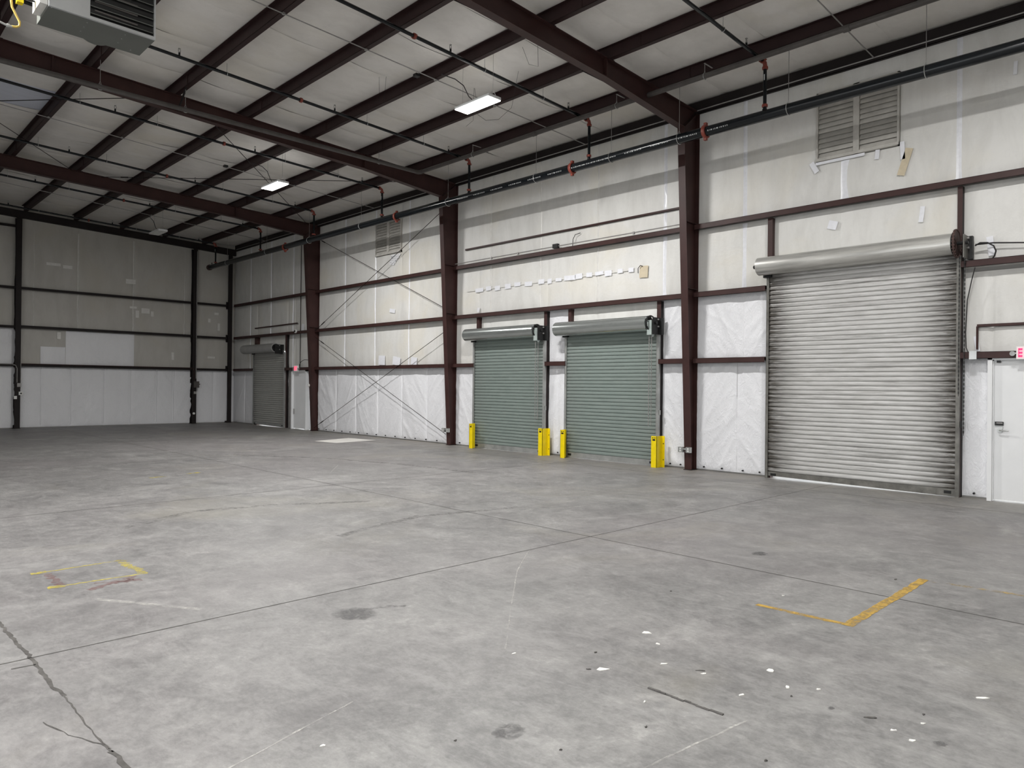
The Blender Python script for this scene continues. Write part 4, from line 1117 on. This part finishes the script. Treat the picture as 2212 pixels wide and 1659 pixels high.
for y, lab in zip(BR, BL):
    t = empty('sprinkler_branch', (8.0, y, zr(8.0, -0.12))); tag(t, 'black sprinkler branch pipe with upright heads, %s' % lab, 'pipe', 'sprinkler branch pipes')
    r = 0.030
    xe = 11.62
    MB().tube([(-1.2, y, zr(-1.2, -0.12)), (xe, y, zr(xe, -0.12))], r, 12).build('pipe', 'black_pipe', t, True)
    # elbow and riser down to the main
    el = [(xe, y, zr(xe, -0.12)), (xe + 0.05, y, zr(xe, -0.125)), (XP - 0.012, y, zr(xe, -0.145)), (XP, y, zr(xe, -0.18)), (XP, y, zr(xe, -0.215))]
    MB().tube(el, r * 1.18, 12).build('elbow', 'red_fit', t, True)
    coupling(t, (xe + 0.01, y, zr(xe, -0.12)), 'x', r, 0.045)
    coupling(t, (XP, y, zr(xe, -0.225)), 'z', r, 0.045)
    MB().tube([(XP, y, zr(xe, -0.21)), (XP, y, ZP + 0.08)], r, 12).build('riser', 'black_pipe', t, True)
    coupling(t, (XP, y, ZP + 0.165), 'z', r, 0.045)
    MB().tube([(XP, y, ZP + 0.08), (XP, y, ZP + 0.11)], r * 1.35, 12).build('outlet', 'black_pipe', t, True)
    if y in (5.80, 17.36, 25.12, 29.15):
        MB().box(XP - r - 0.002, XP - r + 0.003, y - 0.010, y + 0.006, zr(xe, -0.44), zr(xe, -0.34)).build('tag', 'print', t)
    coupling(t, (7.15, y, zr(7.15, -0.12)), 'x', r, 0.05)
    for x in (1.60, 4.75, 7.93, 11.05):
        z = zr(x, -0.12)
        MB().tube([(x, y, z + 0.01), (x, y, z + 0.075)], 0.018, 8).build('nipple', 'black_pipe', t); np_ = [c for c in t.children if c.name.startswith('nipple')][-1]
        m = MB().tube([(x, y, z + 0.075), (x, y, z + 0.092)], 0.019, 8)
        m.tube([(x - 0.014, y, z + 0.09), (x - 0.020, y, z + 0.12), (x - 0.004, y, z + 0.150)], 0.006, 5)
        m.tube([(x + 0.014, y, z + 0.09), (x + 0.020, y, z + 0.12), (x + 0.004, y, z + 0.150)], 0.006, 5)
        m.tube([(x, y, z + 0.146), (x, y, z + 0.154)], 0.022, 10)
        m.build('sprinkler_head', 'zinc_dull', np_)
    for x in (PUR[1] + 0.19, PUR[2] + 0.19, PUR[4] + 0.19, PUR[5] + 0.19):
        z = zr(x, -0.12)
        m = MB().ring((x, y, z), 'x', r + 0.005, 0.005, 14, 4)
        m.tube([(x, y, z + r), (x, y, z + 0.20)], 0.004, 5)
        m.build('ring_hanger', 'zinc', t)

# gas pipe: along the first purlin, then along the middle rafter towards the heater
gp = empty('gas_pipe', (11.35, 15.1, 7.236)); tag(gp, 'dusty grey gas pipe running below the first purlin and along the middle rafter', 'pipe')
GX, GY, GZZ = 11.35, 15.12, 7.236
MB().tube([(GX, -4.0, GZZ + 0.01), (GX, GY - 0.07, GZZ)], 0.048, 12).build('pipe', 'gas_pipe', gp, True)
MB().tube([(GX - 0.07, GY, GZZ), (2.2, GY, GZZ), (1.0, GY, GZZ)], 0.048, 12).build('pipe', 'gas_pipe', gp, True)
MB().tube([(GX, GY - 0.15, GZZ), (GX, GY - 0.05, GZZ), (GX - 0.025, GY - 0.01, GZZ), (GX - 0.10, GY, GZZ)], 0.056, 12).build('elbow', 'gas_pipe', gp, True)
for y in (4.3, 10.95):
    MB().tube([(GX, y - 0.05, GZZ), (GX, y + 0.05, GZZ)], 0.056, 12).build('sleeve', 'gas_pipe', gp, True)
for x, y, lab in ((GX, 6.75, 'under the first purlin above the big grey door'), (GX, 8.7, 'under the first purlin over the right green door'), (GX, 13.0, 'under the first purlin by the middle rafter'), (PUR[1], GY, 'beside the middle rafter near its splice'), (PUR[4], GY, 'beside the middle rafter left of the farther lit fixture'), (PUR[5], GY, 'beside the middle rafter near the left edge')):
    hanger('pipe_hanger', x, y, GZZ, 0.050, zr(x, 0.03), 'rod hanger on the gas pipe %s' % lab, rr_=0.005)
    if x == GX:
        MB().box(GX - 0.01, PUR[0] - 0.04, y - 0.012, y + 0.012, zr(x, 0.02), zr(x, 0.03)).build('beam_clamp', 'zinc_dull', bpy.data.objects[LAST[0]])

# roof and wall conduits
def conduit(name, pts, r, label, cat='conduit', mat='zinc_dull', clips=None, grp=None):
    o3 = pts[0]
    t = empty(name, o3); tag(t, label, cat, grp)
    MB().tube(pts, r, 8).build('tube', mat, t, True)
    for c_ in (clips or []):
        MB().box(c_[0] - 0.02, c_[0] + 0.02, c_[1] - 0.02, c_[1] + 0.02, c_[2] - 0.012, c_[2] + 0.045).build('clip', mat, t)
    return t
def roofpath(x0, x1, y0, y1, off, n=12, wob=0.0, sd=1):
    rnd = random.Random(sd)
    return [(x0 + (x1 - x0) * i / n, y0 + (y1 - y0) * i / n, zr(x0 + (x1 - x0) * i / n, off) + rnd.uniform(-wob, wob)) for i in range(n + 1)]
conduit('conduit', roofpath(0.0, 12.95, 10.95, 10.82, -0.02) , 0.010, 'thin conduit under the purlins feeding the nearer lit fixture', clips=[(x, 10.9, zr(x, -0.02)) for x in PUR[:6]], grp='roof conduits')
conduit('conduit', roofpath(0.0, 12.95, 19.05, 19.6, -0.02), 0.010, 'thin conduit under the purlins feeding the farther lit fixture', clips=[(x, 19.05 + 0.55 * x / 12.95, zr(x, -0.02)) for x in PUR[:6]], grp='roof conduits')
conduit('conduit', roofpath(0.0, 12.9, 26.0, 27.3, -0.02), 0.010, 'thin conduit under the purlins by the unlit fixture', clips=[(x, 26.0 + 1.3 * x / 12.9, zr(x, -0.02)) for x in PUR[:6]], grp='roof conduits')
conduit('conduit', roofpath(6.0, 12.95, 4.45, 4.45, -0.02, 6), 0.010, 'thin conduit under the first purlins near the upper right corner', clips=[(x, 4.45, zr(x, -0.02)) for x in PUR[:2]], grp='roof conduits')
for y, x in ((10.98, 8.16), (19.3, 8.0)):
    o = MB().box(x - 0.05, x + 0.05, y - 0.05, y + 0.05, zr(x, -0.06), zr(x, -0.01)).build('junction_box', 'dark_iron', org=(x, y, zr(x, -0.06)))
    tag(o, 'small square junction box on the conduit by the %s lit fixture' % ('nearer' if y < 15 else 'farther'), 'junction box')
# conduit resting above the top girt
conduit('conduit', [(12.92, 15.5, GZ[2] + 0.115), (12.92, 8.1, GZ[2] + 0.115)], 0.012, 'thin conduit lying above the top girt over the green doors', clips=[(12.92, y, GZ[2] + 0.09) for y in (13.0, 14.0, 9.4)])
o = MB().box(12.88, 12.96, 11.62, 11.78, GZ[2] + 0.07, GZ[2] + 0.17).build('junction_box', 'dark_iron', org=(12.92, 11.7, GZ[2] + 0.07)); tag(o, 'dark junction box on the conduit above the top girt', 'junction box')
conduit('cable', [(12.96, 11.2, GZ[2] + 0.05), (12.96, 11.19, GZ[2] + 0.22), (12.98, 11.14, GZ[2] + 0.33), (13.03, 11.02, GZ[2] + 0.36)], 0.008, 'short dark cable curving out of the wall above the green doors', 'cable', 'cable')
conduit('cable', [(XW - 0.06, 9.36, 4.20), (XW - 0.09, 9.34, 4.30), (XW - 0.09, 9.28, 4.36), (XW - 0.06, 9.24, 4.34)], 0.008, 'short dark cable loop by the tan tape patch', 'cable', 'cable')
# cable loop beside the big door bracket, drop cable and box
conduit('cable', [(12.93, 2.93, 3.94), (12.90, 2.86, 3.97), (12.90, 2.76, 3.96), (12.90, 2.68, 3.90), (12.90, 2.65, 3.82), (12.91, 2.67, 3.75), (12.93, 2.70, 3.71)], 0.011, 'black cable loop right of the big door bracket', 'cable', 'cable')
conduit('cable', [(12.93, 2.93, 3.955), (12.97, 2.7, 3.96), (12.98, 2.3, 3.91), (12.98, 1.4, 3.90)], 0.011, 'black cable running off right from the big door bracket', 'cable', 'cable')
conduit('cable', [(12.93, 2.93, 3.60), (12.95, 2.98, 3.40), (12.97, 3.04, 3.1), (12.97, 3.06, 2.6), (12.97, 3.05, 2.36), (12.95, 3.02, 2.29), (12.93, 2.96, 2.285)], 0.008, 'thin cable hanging down right of the big grey door', 'cable', 'cable')
conduit('conduit', [(13.03, 2.915, 2.69), (13.03, 2.915, 2.33)], 0.016, 'short brown conduit dropping to the square steel box', 'conduit', 'steel')
o = MB().box(12.86, 12.899, 2.885, 2.985, 2.17, 2.30).build('junction_box', 'zinc', org=(12.88, 2.93, 2.17)); tag(o, 'square galvanised steel box on the lowest girt beside the near exit door', 'junction box')
patch_x(2.925, 2.42, 0.06, 0.24, 'tape_white', -0.15)

# twin outlet boxes low on two columns
def outlets(y, z, x, label):
    t = empty('outlet_box', (x, y, z)); tag(t, label, 'outlet')
    for yy in (y + 0.105, y - 0.075):
        MB().box(x - 0.045, x + 0.01, yy - 0.055, yy + 0.055, z - 0.055, z + 0.055).build('box', 'zinc', t)
        for dz in (-0.022, 0.022):
            MB().tube([(x - 0.045, yy, z + dz), (x - 0.049, yy, z + dz)], 0.017, 12).build('socket', 'white_plastic', t)
    MB().box(x - 0.03, x + 0.005, y - 0.03, y + 0.06, z + 0.0, z + 0.03).build('nipple', 'zinc', t)
outlets(7.985, 0.415, 12.84, 'twin galvanised outlet boxes low on the near red column')
outlets(15.70, 0.42, 12.84, 'twin galvanised outlet boxes low on the middle red column')
t = empty('security_camera', (12.88, 24.62, 3.60)); tag(t, 'small white round camera on the girt above the far exit door', 'camera')
MB().tube([(12.90, 24.62, 3.63), (12.86, 24.62, 3.63)], 0.07, 14).build('body', 'white_plastic', t, True)
MB().tube([(12.86, 24.64, 3.63), (12.845, 24.64, 3.63)], 0.04, 12).build('lens', 'black', t, True)
conduit('conduit', [(13.04, 24.55, 7.0), (13.04, 24.55, 2.3)], 0.013, 'thin conduit dropping down the wall to the far exit sign', 'conduit', 'steel_dark')
conduit('cable', [(12.91, 24.4, 2.25), (12.93, 24.38, 2.40), (12.95, 24.3, 2.50), (12.98, 24.1, 2.57), (13.03, 23.95, 2.56)], 0.010, 'curved black cable right of the far exit sign', 'cable', 'cable')
o = MB().tube([(12.78, 23.37, 1.63), (12.73, 23.37, 1.63)], 0.05, 10).build('door_buzzer', 'white_plastic', org=(12.75, 23.37, 1.63)); tag(o, 'small white knob-like device on the far red column', 'device')

# end wall electrics
x2 = xc[1]
conduit('conduit', [(x2 + 0.06, YG - 0.07, 7.1), (x2 + 0.06, YG - 0.07, 1.85)], 0.013, 'grey conduit running down the end wall column to the switch box', 'conduit')
conduit('conduit', [(xc[0] + 0.1, YG - 0.03, GZ[0] + 0.05), (x2 - 0.16, YG - 0.03, GZ[0] + 0.05), (x2 - 0.06, YG - 0.045, GZ[0] + 0.03), (x2 - 0.02, YG - 0.075, GZ[0] - 0.08), (x2 - 0.02, YG - 0.075, 1.75)], 0.013, 'grey conduit along the lowest end wall girt turning down the column', 'conduit', 'steel')
t = empty('switch_box', (x2 + 0.06, YG - 0.1, 1.45)); tag(t, 'grey disconnect switch box on the end wall column', 'switch box')
MB().box(x2 - 0.04, x2 + 0.16, YG - 0.16, YG - 0.06, 1.48, 1.74).build('body', 'gas_pipe', t)
MB().tube([(x2 + 0.16, YG - 0.11, 1.62), (x2 + 0.21, YG - 0.11, 1.62)], 0.018, 8).build('handle', 'dark_iron', t)
o = MB().box(x2 - 0.03, x2 + 0.07, YG - 0.10, YG - 0.06, 1.22, 1.32).build('outlet_box', 'zinc_dull', org=(x2, YG - 0.08, 1.22)); tag(o, 'small grey outlet box under the switch box on the end wall', 'outlet')
o = MB().tube([(x2 - 0.02, YG - 0.06, 0.42), (x2 - 0.02, YG - 0.11, 0.42)], 0.045, 12).build('plug_cap', 'white_plastic', org=(x2, YG - 0.08, 0.42)); tag(o, 'small white round cap low on the end wall column', 'device')
x1c = xc[0]
conduit('conduit', [(1.5, YG - 0.03, GZ[0] + 0.03), (x1c - 0.17, YG - 0.03, GZ[0] + 0.03), (x1c - 0.06, YG - 0.06, GZ[0] - 0.01), (x1c - 0.02, YG - 0.075, GZ[0] - 0.12), (x1c - 0.02, YG - 0.075, 1.62)], 0.013, 'grey conduit turning down the left end wall column', 'conduit')
conduit('conduit', [(x1c + 0.09, YG - 0.05, 2.3), (x1c + 0.09, YG - 0.05, 1.4)], 0.013, 'short white conduit beside the left end wall column', 'conduit')
o = MB().box(x1c - 0.02, x1c + 0.10, YG - 0.11, YG - 0.062, 1.47, 1.60).build('outlet_box', 'zinc_dull', org=(x1c + 0.03, YG - 0.09, 1.47)); tag(o, 'small grey box at the conduit end on the left end wall column', 'outlet')
t = empty('camera_box', (x1c + 0.09, YG - 0.09, 1.20)); tag(t, 'white square box with a black centre on the left end wall column', 'device')
MB().box(x1c + 0.03, x1c + 0.16, YG - 0.12, YG - 0.062, 1.18, 1.30).build('body', 'white_plastic', t)
MB().tube([(x1c + 0.095, YG - 0.12, 1.24), (x1c + 0.095, YG - 0.125, 1.24)], 0.028, 10).build('lens', 'black', t)
o = MB().box(x1c - 0.11, x1c - 0.02, YG - 0.11, YG - 0.062, 1.04, 1.15).build('sensor', 'white_plastic', org=(x1c - 0.06, YG - 0.09, 1.04)); tag(o, 'small plain white sensor on the left end wall column', 'device')

# ================================================================== high bay lights
def high_bay(x, y, z, lit, label):
    t = empty('high_bay_light', (x, y, z)); tag(t, label, 'light', 'LED high bay fixtures')
    L, W = 0.95, 0.30
    MB().box(x - W / 2, x + W / 2, y - L / 2, y + L / 2, z + 0.006, z + 0.055).build('housing', 'white_paint', t); hs = bpy.data.objects[max((c.name for c in t.children if c.name.startswith('housing')))]
    for sx in (-1, 1):
        MB().box(x + sx * 0.082 - 0.074, x + sx * 0.082 + 0.074, y - L / 2 + 0.02, y + L / 2 - 0.02, z - 0.006, z + 0.006).build('lens', 'lens_on' if lit else 'lens_off', hs)
    MB().box(x - 0.05, x + 0.05, y - 0.16, y + 0.16, z + 0.055, z + 0.10).build('driver_box', 'white_paint', t)
    for sy in (-1, 1):
        MB().tube([(x - 0.10, y + sy * 0.42, z + 0.055), (x, y + sy * 0.42, z + 0.16), (x + 0.10, y + sy * 0.42, z + 0.055)], 0.003, 4).build('wire_bridle', 'zinc_dull', t)
        MB().tube([(x, y + sy * 0.42, z + 0.16), (x, y + sy * 0.42, zr(x, 0.15))], 0.003, 4).build('wire', 'zinc_dull', t)
    MB().tube([(x, y + 0.1, z + 0.10), (x - 0.02, y + 0.22, z + 0.22), (x - 0.05, y + 0.34, z + 0.45), (x - 0.12, y + 0.5, zr(x, -0.10)), (x - 0.30, y + 0.7, zr(x, 0.0))], 0.009, 6).build('whip_cable', 'cable', t, True)
    if lit:
        ld = bpy.data.lights.new('lamp', 'AREA'); ld.shape = 'RECTANGLE'; ld.size = W * 0.9; ld.size_y = L * 0.95
        ld.energy = LAMP_W * float(lit); ld.color = (1.0, 0.985, 0.965)
        lo = bpy.data.objects.new('lamp', ld); COL.objects.link(lo); lo.parent = t; lo.location = (0, 0, -0.012)
        l2 = bpy.data.lights.new('ceiling_fill', 'AREA'); l2.shape = 'RECTANGLE'; l2.size = W * 0.9; l2.size_y = L * 0.95   # upward fill added to brighten the ceiling
        l2.energy = LAMP_W * 0.006 * float(lit); l2.color = ld.color
        l2o = bpy.data.objects.new('ceiling_fill', l2); COL.objects.link(l2o); l2o.parent = t; l2o.location = (0, 0, 0.06); l2o.rotation_euler = (math.pi, 0, 0)
high_bay(8.76, 9.92, 6.85, True, 'lit LED high bay fixture nearest the viewer')
high_bay(8.68, 17.80, 6.85, True, 'lit LED high bay fixture farther down the row')
high_bay(8.59, 26.3, 6.85, False, 'unlit white LED high bay fixture near the end wall')
high_bay(8.76, 2.1, 6.85, 0.55, 'lit LED high bay fixture of the door-side row, beside the viewer')
for y, lab in ((-1.8, 'just behind the viewer'), (4.0, 'beside the viewer'), (9.9, 'left of the heater')):  # unseen left row; lamp number and spacing chosen to spread the light
    high_bay(0.3, y, 6.95, 1.0, 'lit LED high bay fixture of the unseen left row, %s' % lab)

def wire(pts, label):
    o = MB().tube(pts, 0.0035, 4).build('dangling_wire', 'cable', org=pts[0]); tag(o, label, 'wire', 'dangling roof wires')
wire([(9.0, 9.0, zr(9.0, 0.17)), (9.12, 8.95, 7.42), (9.2, 8.8, 7.36), (9.1, 8.72, zr(9.1, 0.17))], 'thin dark wire loop hanging from the ceiling right of the nearer lit fixture')
wire([(9.55, 10.9, zr(9.5, 0.17)), (9.6, 10.85, 7.15), (9.68, 10.7, 7.02), (9.75, 10.4, 6.98), (9.72, 10.0, 7.1), (9.6, 9.7, zr(9.6, 0.17))], 'thin dark wire sagging below the nearer lit fixture')
wire([(9.55, 10.92, zr(9.5, 0.2)), (9.56, 10.95, 7.05), (9.5, 11.1, 6.95)], 'short loose wire end hanging below the nearer lit fixture')
wire([(8.0, 12.0, zr(8.0, 0.21)), (8.05, 12.05, 7.3), (8.12, 12.0, 7.27), (8.1, 11.9, zr(8.1, 0.21))], 'thin U-shaped wire hanging left of the nearer lit fixture')

# ================================================================== unit heater
hx0, hx1, hy0, hy1, hz0, hz1 = 1.845, 2.945, 9.19, 9.78, 5.80, 6.62
t = empty('unit_heater', (2.4, 9.5, hz0)); tag(t, 'grey gas unit heater with louvered front hanging below the roof', 'heater')
MB().box(hx0, hx1, hy0 + 0.03, hy1, hz0, hz1).build('cabinet', 'heater_grey', t)
MB().box(hx0, hx1, hy0, hy0 + 0.03, hz0, hz0 + 0.035).build('front_rail', 'heater_front', t)
MB().box(hx0, hx1, hy0, hy0 + 0.03, hz1 - 0.035, hz1).build('front_rail', 'heater_front', t)
MB().box(hx0 + 0.02, hx0 + 0.40, hy0, hy0 + 0.03, hz0 + 0.035, hz1 - 0.035).build('access_panel', 'heater_front', t)
MB().box(hx1 - 0.02, hx1, hy0, hy0 + 0.03, hz0 + 0.035, hz1 - 0.035).build('front_post', 'heater_front', t)
MB().box(hx0, hx0 + 0.02, hy0, hy0 + 0.03, hz0 + 0.035, hz1 - 0.035).build('front_post', 'heater_front', t)
MB().box(hx0 + 0.40, hx1 - 0.02, hy0 + 0.024, hy0 + 0.0295, hz0 + 0.035, hz1 - 0.035).build('heat_opening', 'black', t)
for k in range(9):
    z = hz0 + 0.06 + 0.083 * k
    MB().hexa([(hx0 + 0.402, hy0 - 0.012, z), (hx0 + 0.402, hy0 + 0.022, z + 0.022), (hx0 + 0.402, hy0 + 0.022, z + 0.028), (hx0 + 0.402, hy0 - 0.012, z + 0.006)],
              [(hx1 - 0.022, hy0 - 0.012, z), (hx1 - 0.022, hy0 + 0.022, z + 0.022), (hx1 - 0.022, hy0 + 0.022, z + 0.028), (hx1 - 0.022, hy0 - 0.012, z + 0.006)]).build('louver_blade', 'heater_grey', t)
for k in range(6):
    MB().tube([(hx0 + 0.45, hy0 + 0.018, hz0 + 0.12 + 0.11 * k), (hx0 + 0.9, hy0 + 0.012, hz0 + 0.11 + 0.11 * k)], 0.012, 6).build('heat_tube', 'gas_pipe', t)
MB().box(hx1 + 0.001, hx1 + 0.004, hy0 + 0.02, hy0 + 0.06, hz0 + 0.22, hz0 + 0.42).build('label_sticker', 'white_plastic', t)
MB().tube([(hx0 + 0.62, hy1, hz0 + 0.28), (hx0 + 0.62, hy1 + 0.10, hz0 + 0.28)], 0.27, 24).build('fan_shroud', 'heater_grey', t, True)
for dx, dy in ((0.08, 0.1), (1.02, 0.1), (0.08, 0.42), (1.02, 0.42)):
    MB().tube([(hx0 + dx, hy0 + dy, hz1), (hx0 + dx, hy0 + dy, zr(hx0 + dx, 0.01))], 0.006, 6).build('hanger_rod', 'zinc_dull', t)
for dx, dy in ((0.40, 0.12), (0.40, 0.26), (0.40, 0.40), (0.80, 0.12), (0.80, 0.26), (0.80, 0.40), (0.97, 0.5), (0.03, 0.03)):
    MB().tube([(hx0 + dx, hy0 + dy, hz0), (hx0 + dx, hy0 + dy, hz0 - 0.004)], 0.007, 6).build('rivet', 'zinc', t)
MB().box(hx0 - 0.075, hx0 - 0.001, hy0 + 0.06, hy0 + 0.42, hz0 + 0.03, hz1 - 0.1).build('side_cover', 'tape_aged', t)
t = empty('gas_hose', (1.6, 9.5, 5.6)); tag(t, 'yellow flexible gas hose with a yellow valve left of the heater', 'hose')
MB().tube([(1.575, 9.5, 6.05), (1.548, 9.5, 5.88), (1.56, 9.5, 5.79), (1.60, 9.5, 5.71), (1.632, 9.5, 5.65), (1.630, 9.5, 5.605), (1.60, 9.5, 5.582), (1.56, 9.5, 5.575)], 0.012, 10).build('tube', 'hose', t, True)
MB().tube([(1.565, 9.5, 5.575), (1.50, 9.5, 5.575), (1.44, 9.5, 5.59), (1.2, 9.5, 5.62)], 0.012, 8).build('pipe', 'zinc', t, True)
MB().tube([(1.535, 9.5, 5.575), (1.515, 9.5, 5.575)], 0.020, 8).build('nut', 'zinc', t)
MB().box(1.60, 1.66, 9.46, 9.54, 5.855, 6.0).build('valve', 'yellow', t)
MB().tube([(1.63, 9.5, 5.93), (1.86, 9.5, 5.93)], 0.012, 8).build('nipple', 'dark_iron', t)

# ================================================================== scraps on the floor
def scrap(name, x, y, rx, ry, rot, mat, label, grp, seed, h=0.006):
    rnd = random.Random(seed); n = 7
    top = []; bot = []
    for k in range(n):
        a = 2 * math.pi * k / n; q = 0.85 - 0.55 * rnd.random()
        u, v = rx * q * math.cos(a), ry * q * math.sin(a)
        px, py = x + u * math.cos(rot) - v * math.sin(rot), y + u * math.sin(rot) + v * math.cos(rot)
        top.append((px, py, h * (0.35 + 0.65 * rnd.random()))); bot.append((px, py, 0.0))
    o = MB().add(top + bot, [tuple(range(n)), tuple(range(2 * n - 1, n - 1, -1))] + [(i, n + i, n + (i + 1) % n, (i + 1) % n) for i in range(n)]).build(name, mat, org=(x, y, 0))
    tag(o, label, 'scrap', grp); return o
G1 = 'torn white scraps on the near floor'
S1 = 'small torn white scrap lying loose on the near concrete'
for i, (x, y, rx, ry, rot, lab) in enumerate([(4.114, 2.855, 0.065, 0.03, -0.7, 'torn white scrap farthest back in the near floor litter'), (3.387, 2.664, 0.062, 0.028, -0.75, 'flat white strip beside a dark mark, leftmost in the floor litter'),
        (3.733, 2.46, 0.055, 0.011, 2.6, 'thin white sliver in the middle of the floor litter'), (3.773, 2.212, 0.030, 0.012, 2.7, S1), (3.667, 1.913, 0.026, 0.012, -0.4, S1), (3.95, 1.79, 0.024, 0.020, 0.7, S1),
        (4.05, 1.655, 0.028, 0.010, -0.8, S1), (3.84, 1.20, 0.026, 0.012, -0.5, S1), (3.795, 1.104, 0.026, 0.014, -0.5, S1), (4.03, 1.12, 0.024, 0.010, -0.7, S1), (3.204, 2.228, 0.022, 0.008, 0.4, S1),
        (4.6, 0.99, 0.05, 0.018, -0.8, 'white smear of scrap nearest the right edge of the floor'), (1.72, 2.982, 0.018, 0.014, 0, S1), (5.67, 2.61, 0.026, 0.014, -0.7, 'lone white fleck near the yellow floor tape'), (3.18, 3.2, 0.03, 0.010, -0.3, S1)]):
    scrap('torn_scrap', x, y, rx, ry, rot, 'debris', lab, G1, i + 20)
scrap('plaster_scrap', 4.104, 1.96, 0.045, 0.032, 0.1, 'debris', 'crumbled white plaster scrap right of the thin sliver', G1, 51)
scrap('plaster_scrap', 3.99, 2.681, 0.040, 0.030, 0.1, 'tape_aged', 'crumbled dirty plaster scrap behind the thin white sliver', G1, 52)
G2 = 'dark crumbs on the near floor'
for i, (x, y, rx, ry, rot) in enumerate([(3.33, 2.72, 0.03, 0.014, -0.5), (3.899, 1.328, 0.045, 0.010, -1.0), (2.973, 2.06, 0.018, 0.01, 0.3), (3.80, 2.25, 0.04, 0.005, -0.9), (4.14, 1.15, 0.02, 0.008, 0), (3.85, 1.72, 0.014, 0.008, 0),
                                        (6.903, 2.15, 0.03, 0.02, 0), (3.569, 2.86, 0.016, 0.01, 0), (2.5, 2.2, 0.012, 0.008, 0), (2.2, 2.6, 0.012, 0.01, 0), (3.1, 1.5, 0.014, 0.01, 0), (5.1, 3.3, 0.016, 0.01, 0)]):
    scrap('dirt_crumb', x, y, rx, ry, rot, 'debris_dark', 'dark crumb of dirt lying on the near concrete', G2, i + 70, 0.008)
t = MB()
rnd = random.Random(5); P0, P1 = Vector((3.365, 2.319, 0)), Vector((3.373, 1.863, 0))
for k in range(12):
    a = P0.lerp(P1, k / 12.0); b = P0.lerp(P1, (k + 1) / 12.0); w = 0.0055 + rnd.random() * 0.003; j = rnd.uniform(-0.004, 0.004)
    t.box(a.x - w + j, a.x + w + j, b.y, a.y, 0, 0.004 + rnd.random() * 0.004)
o = t.build('weather_strip', 'debris_dark', org=(3.37, 2.1, 0)); tag(o, 'long thin dark strip of crumbling seal on the near floor', 'scrap')
print('objects', len(bpy.data.objects))
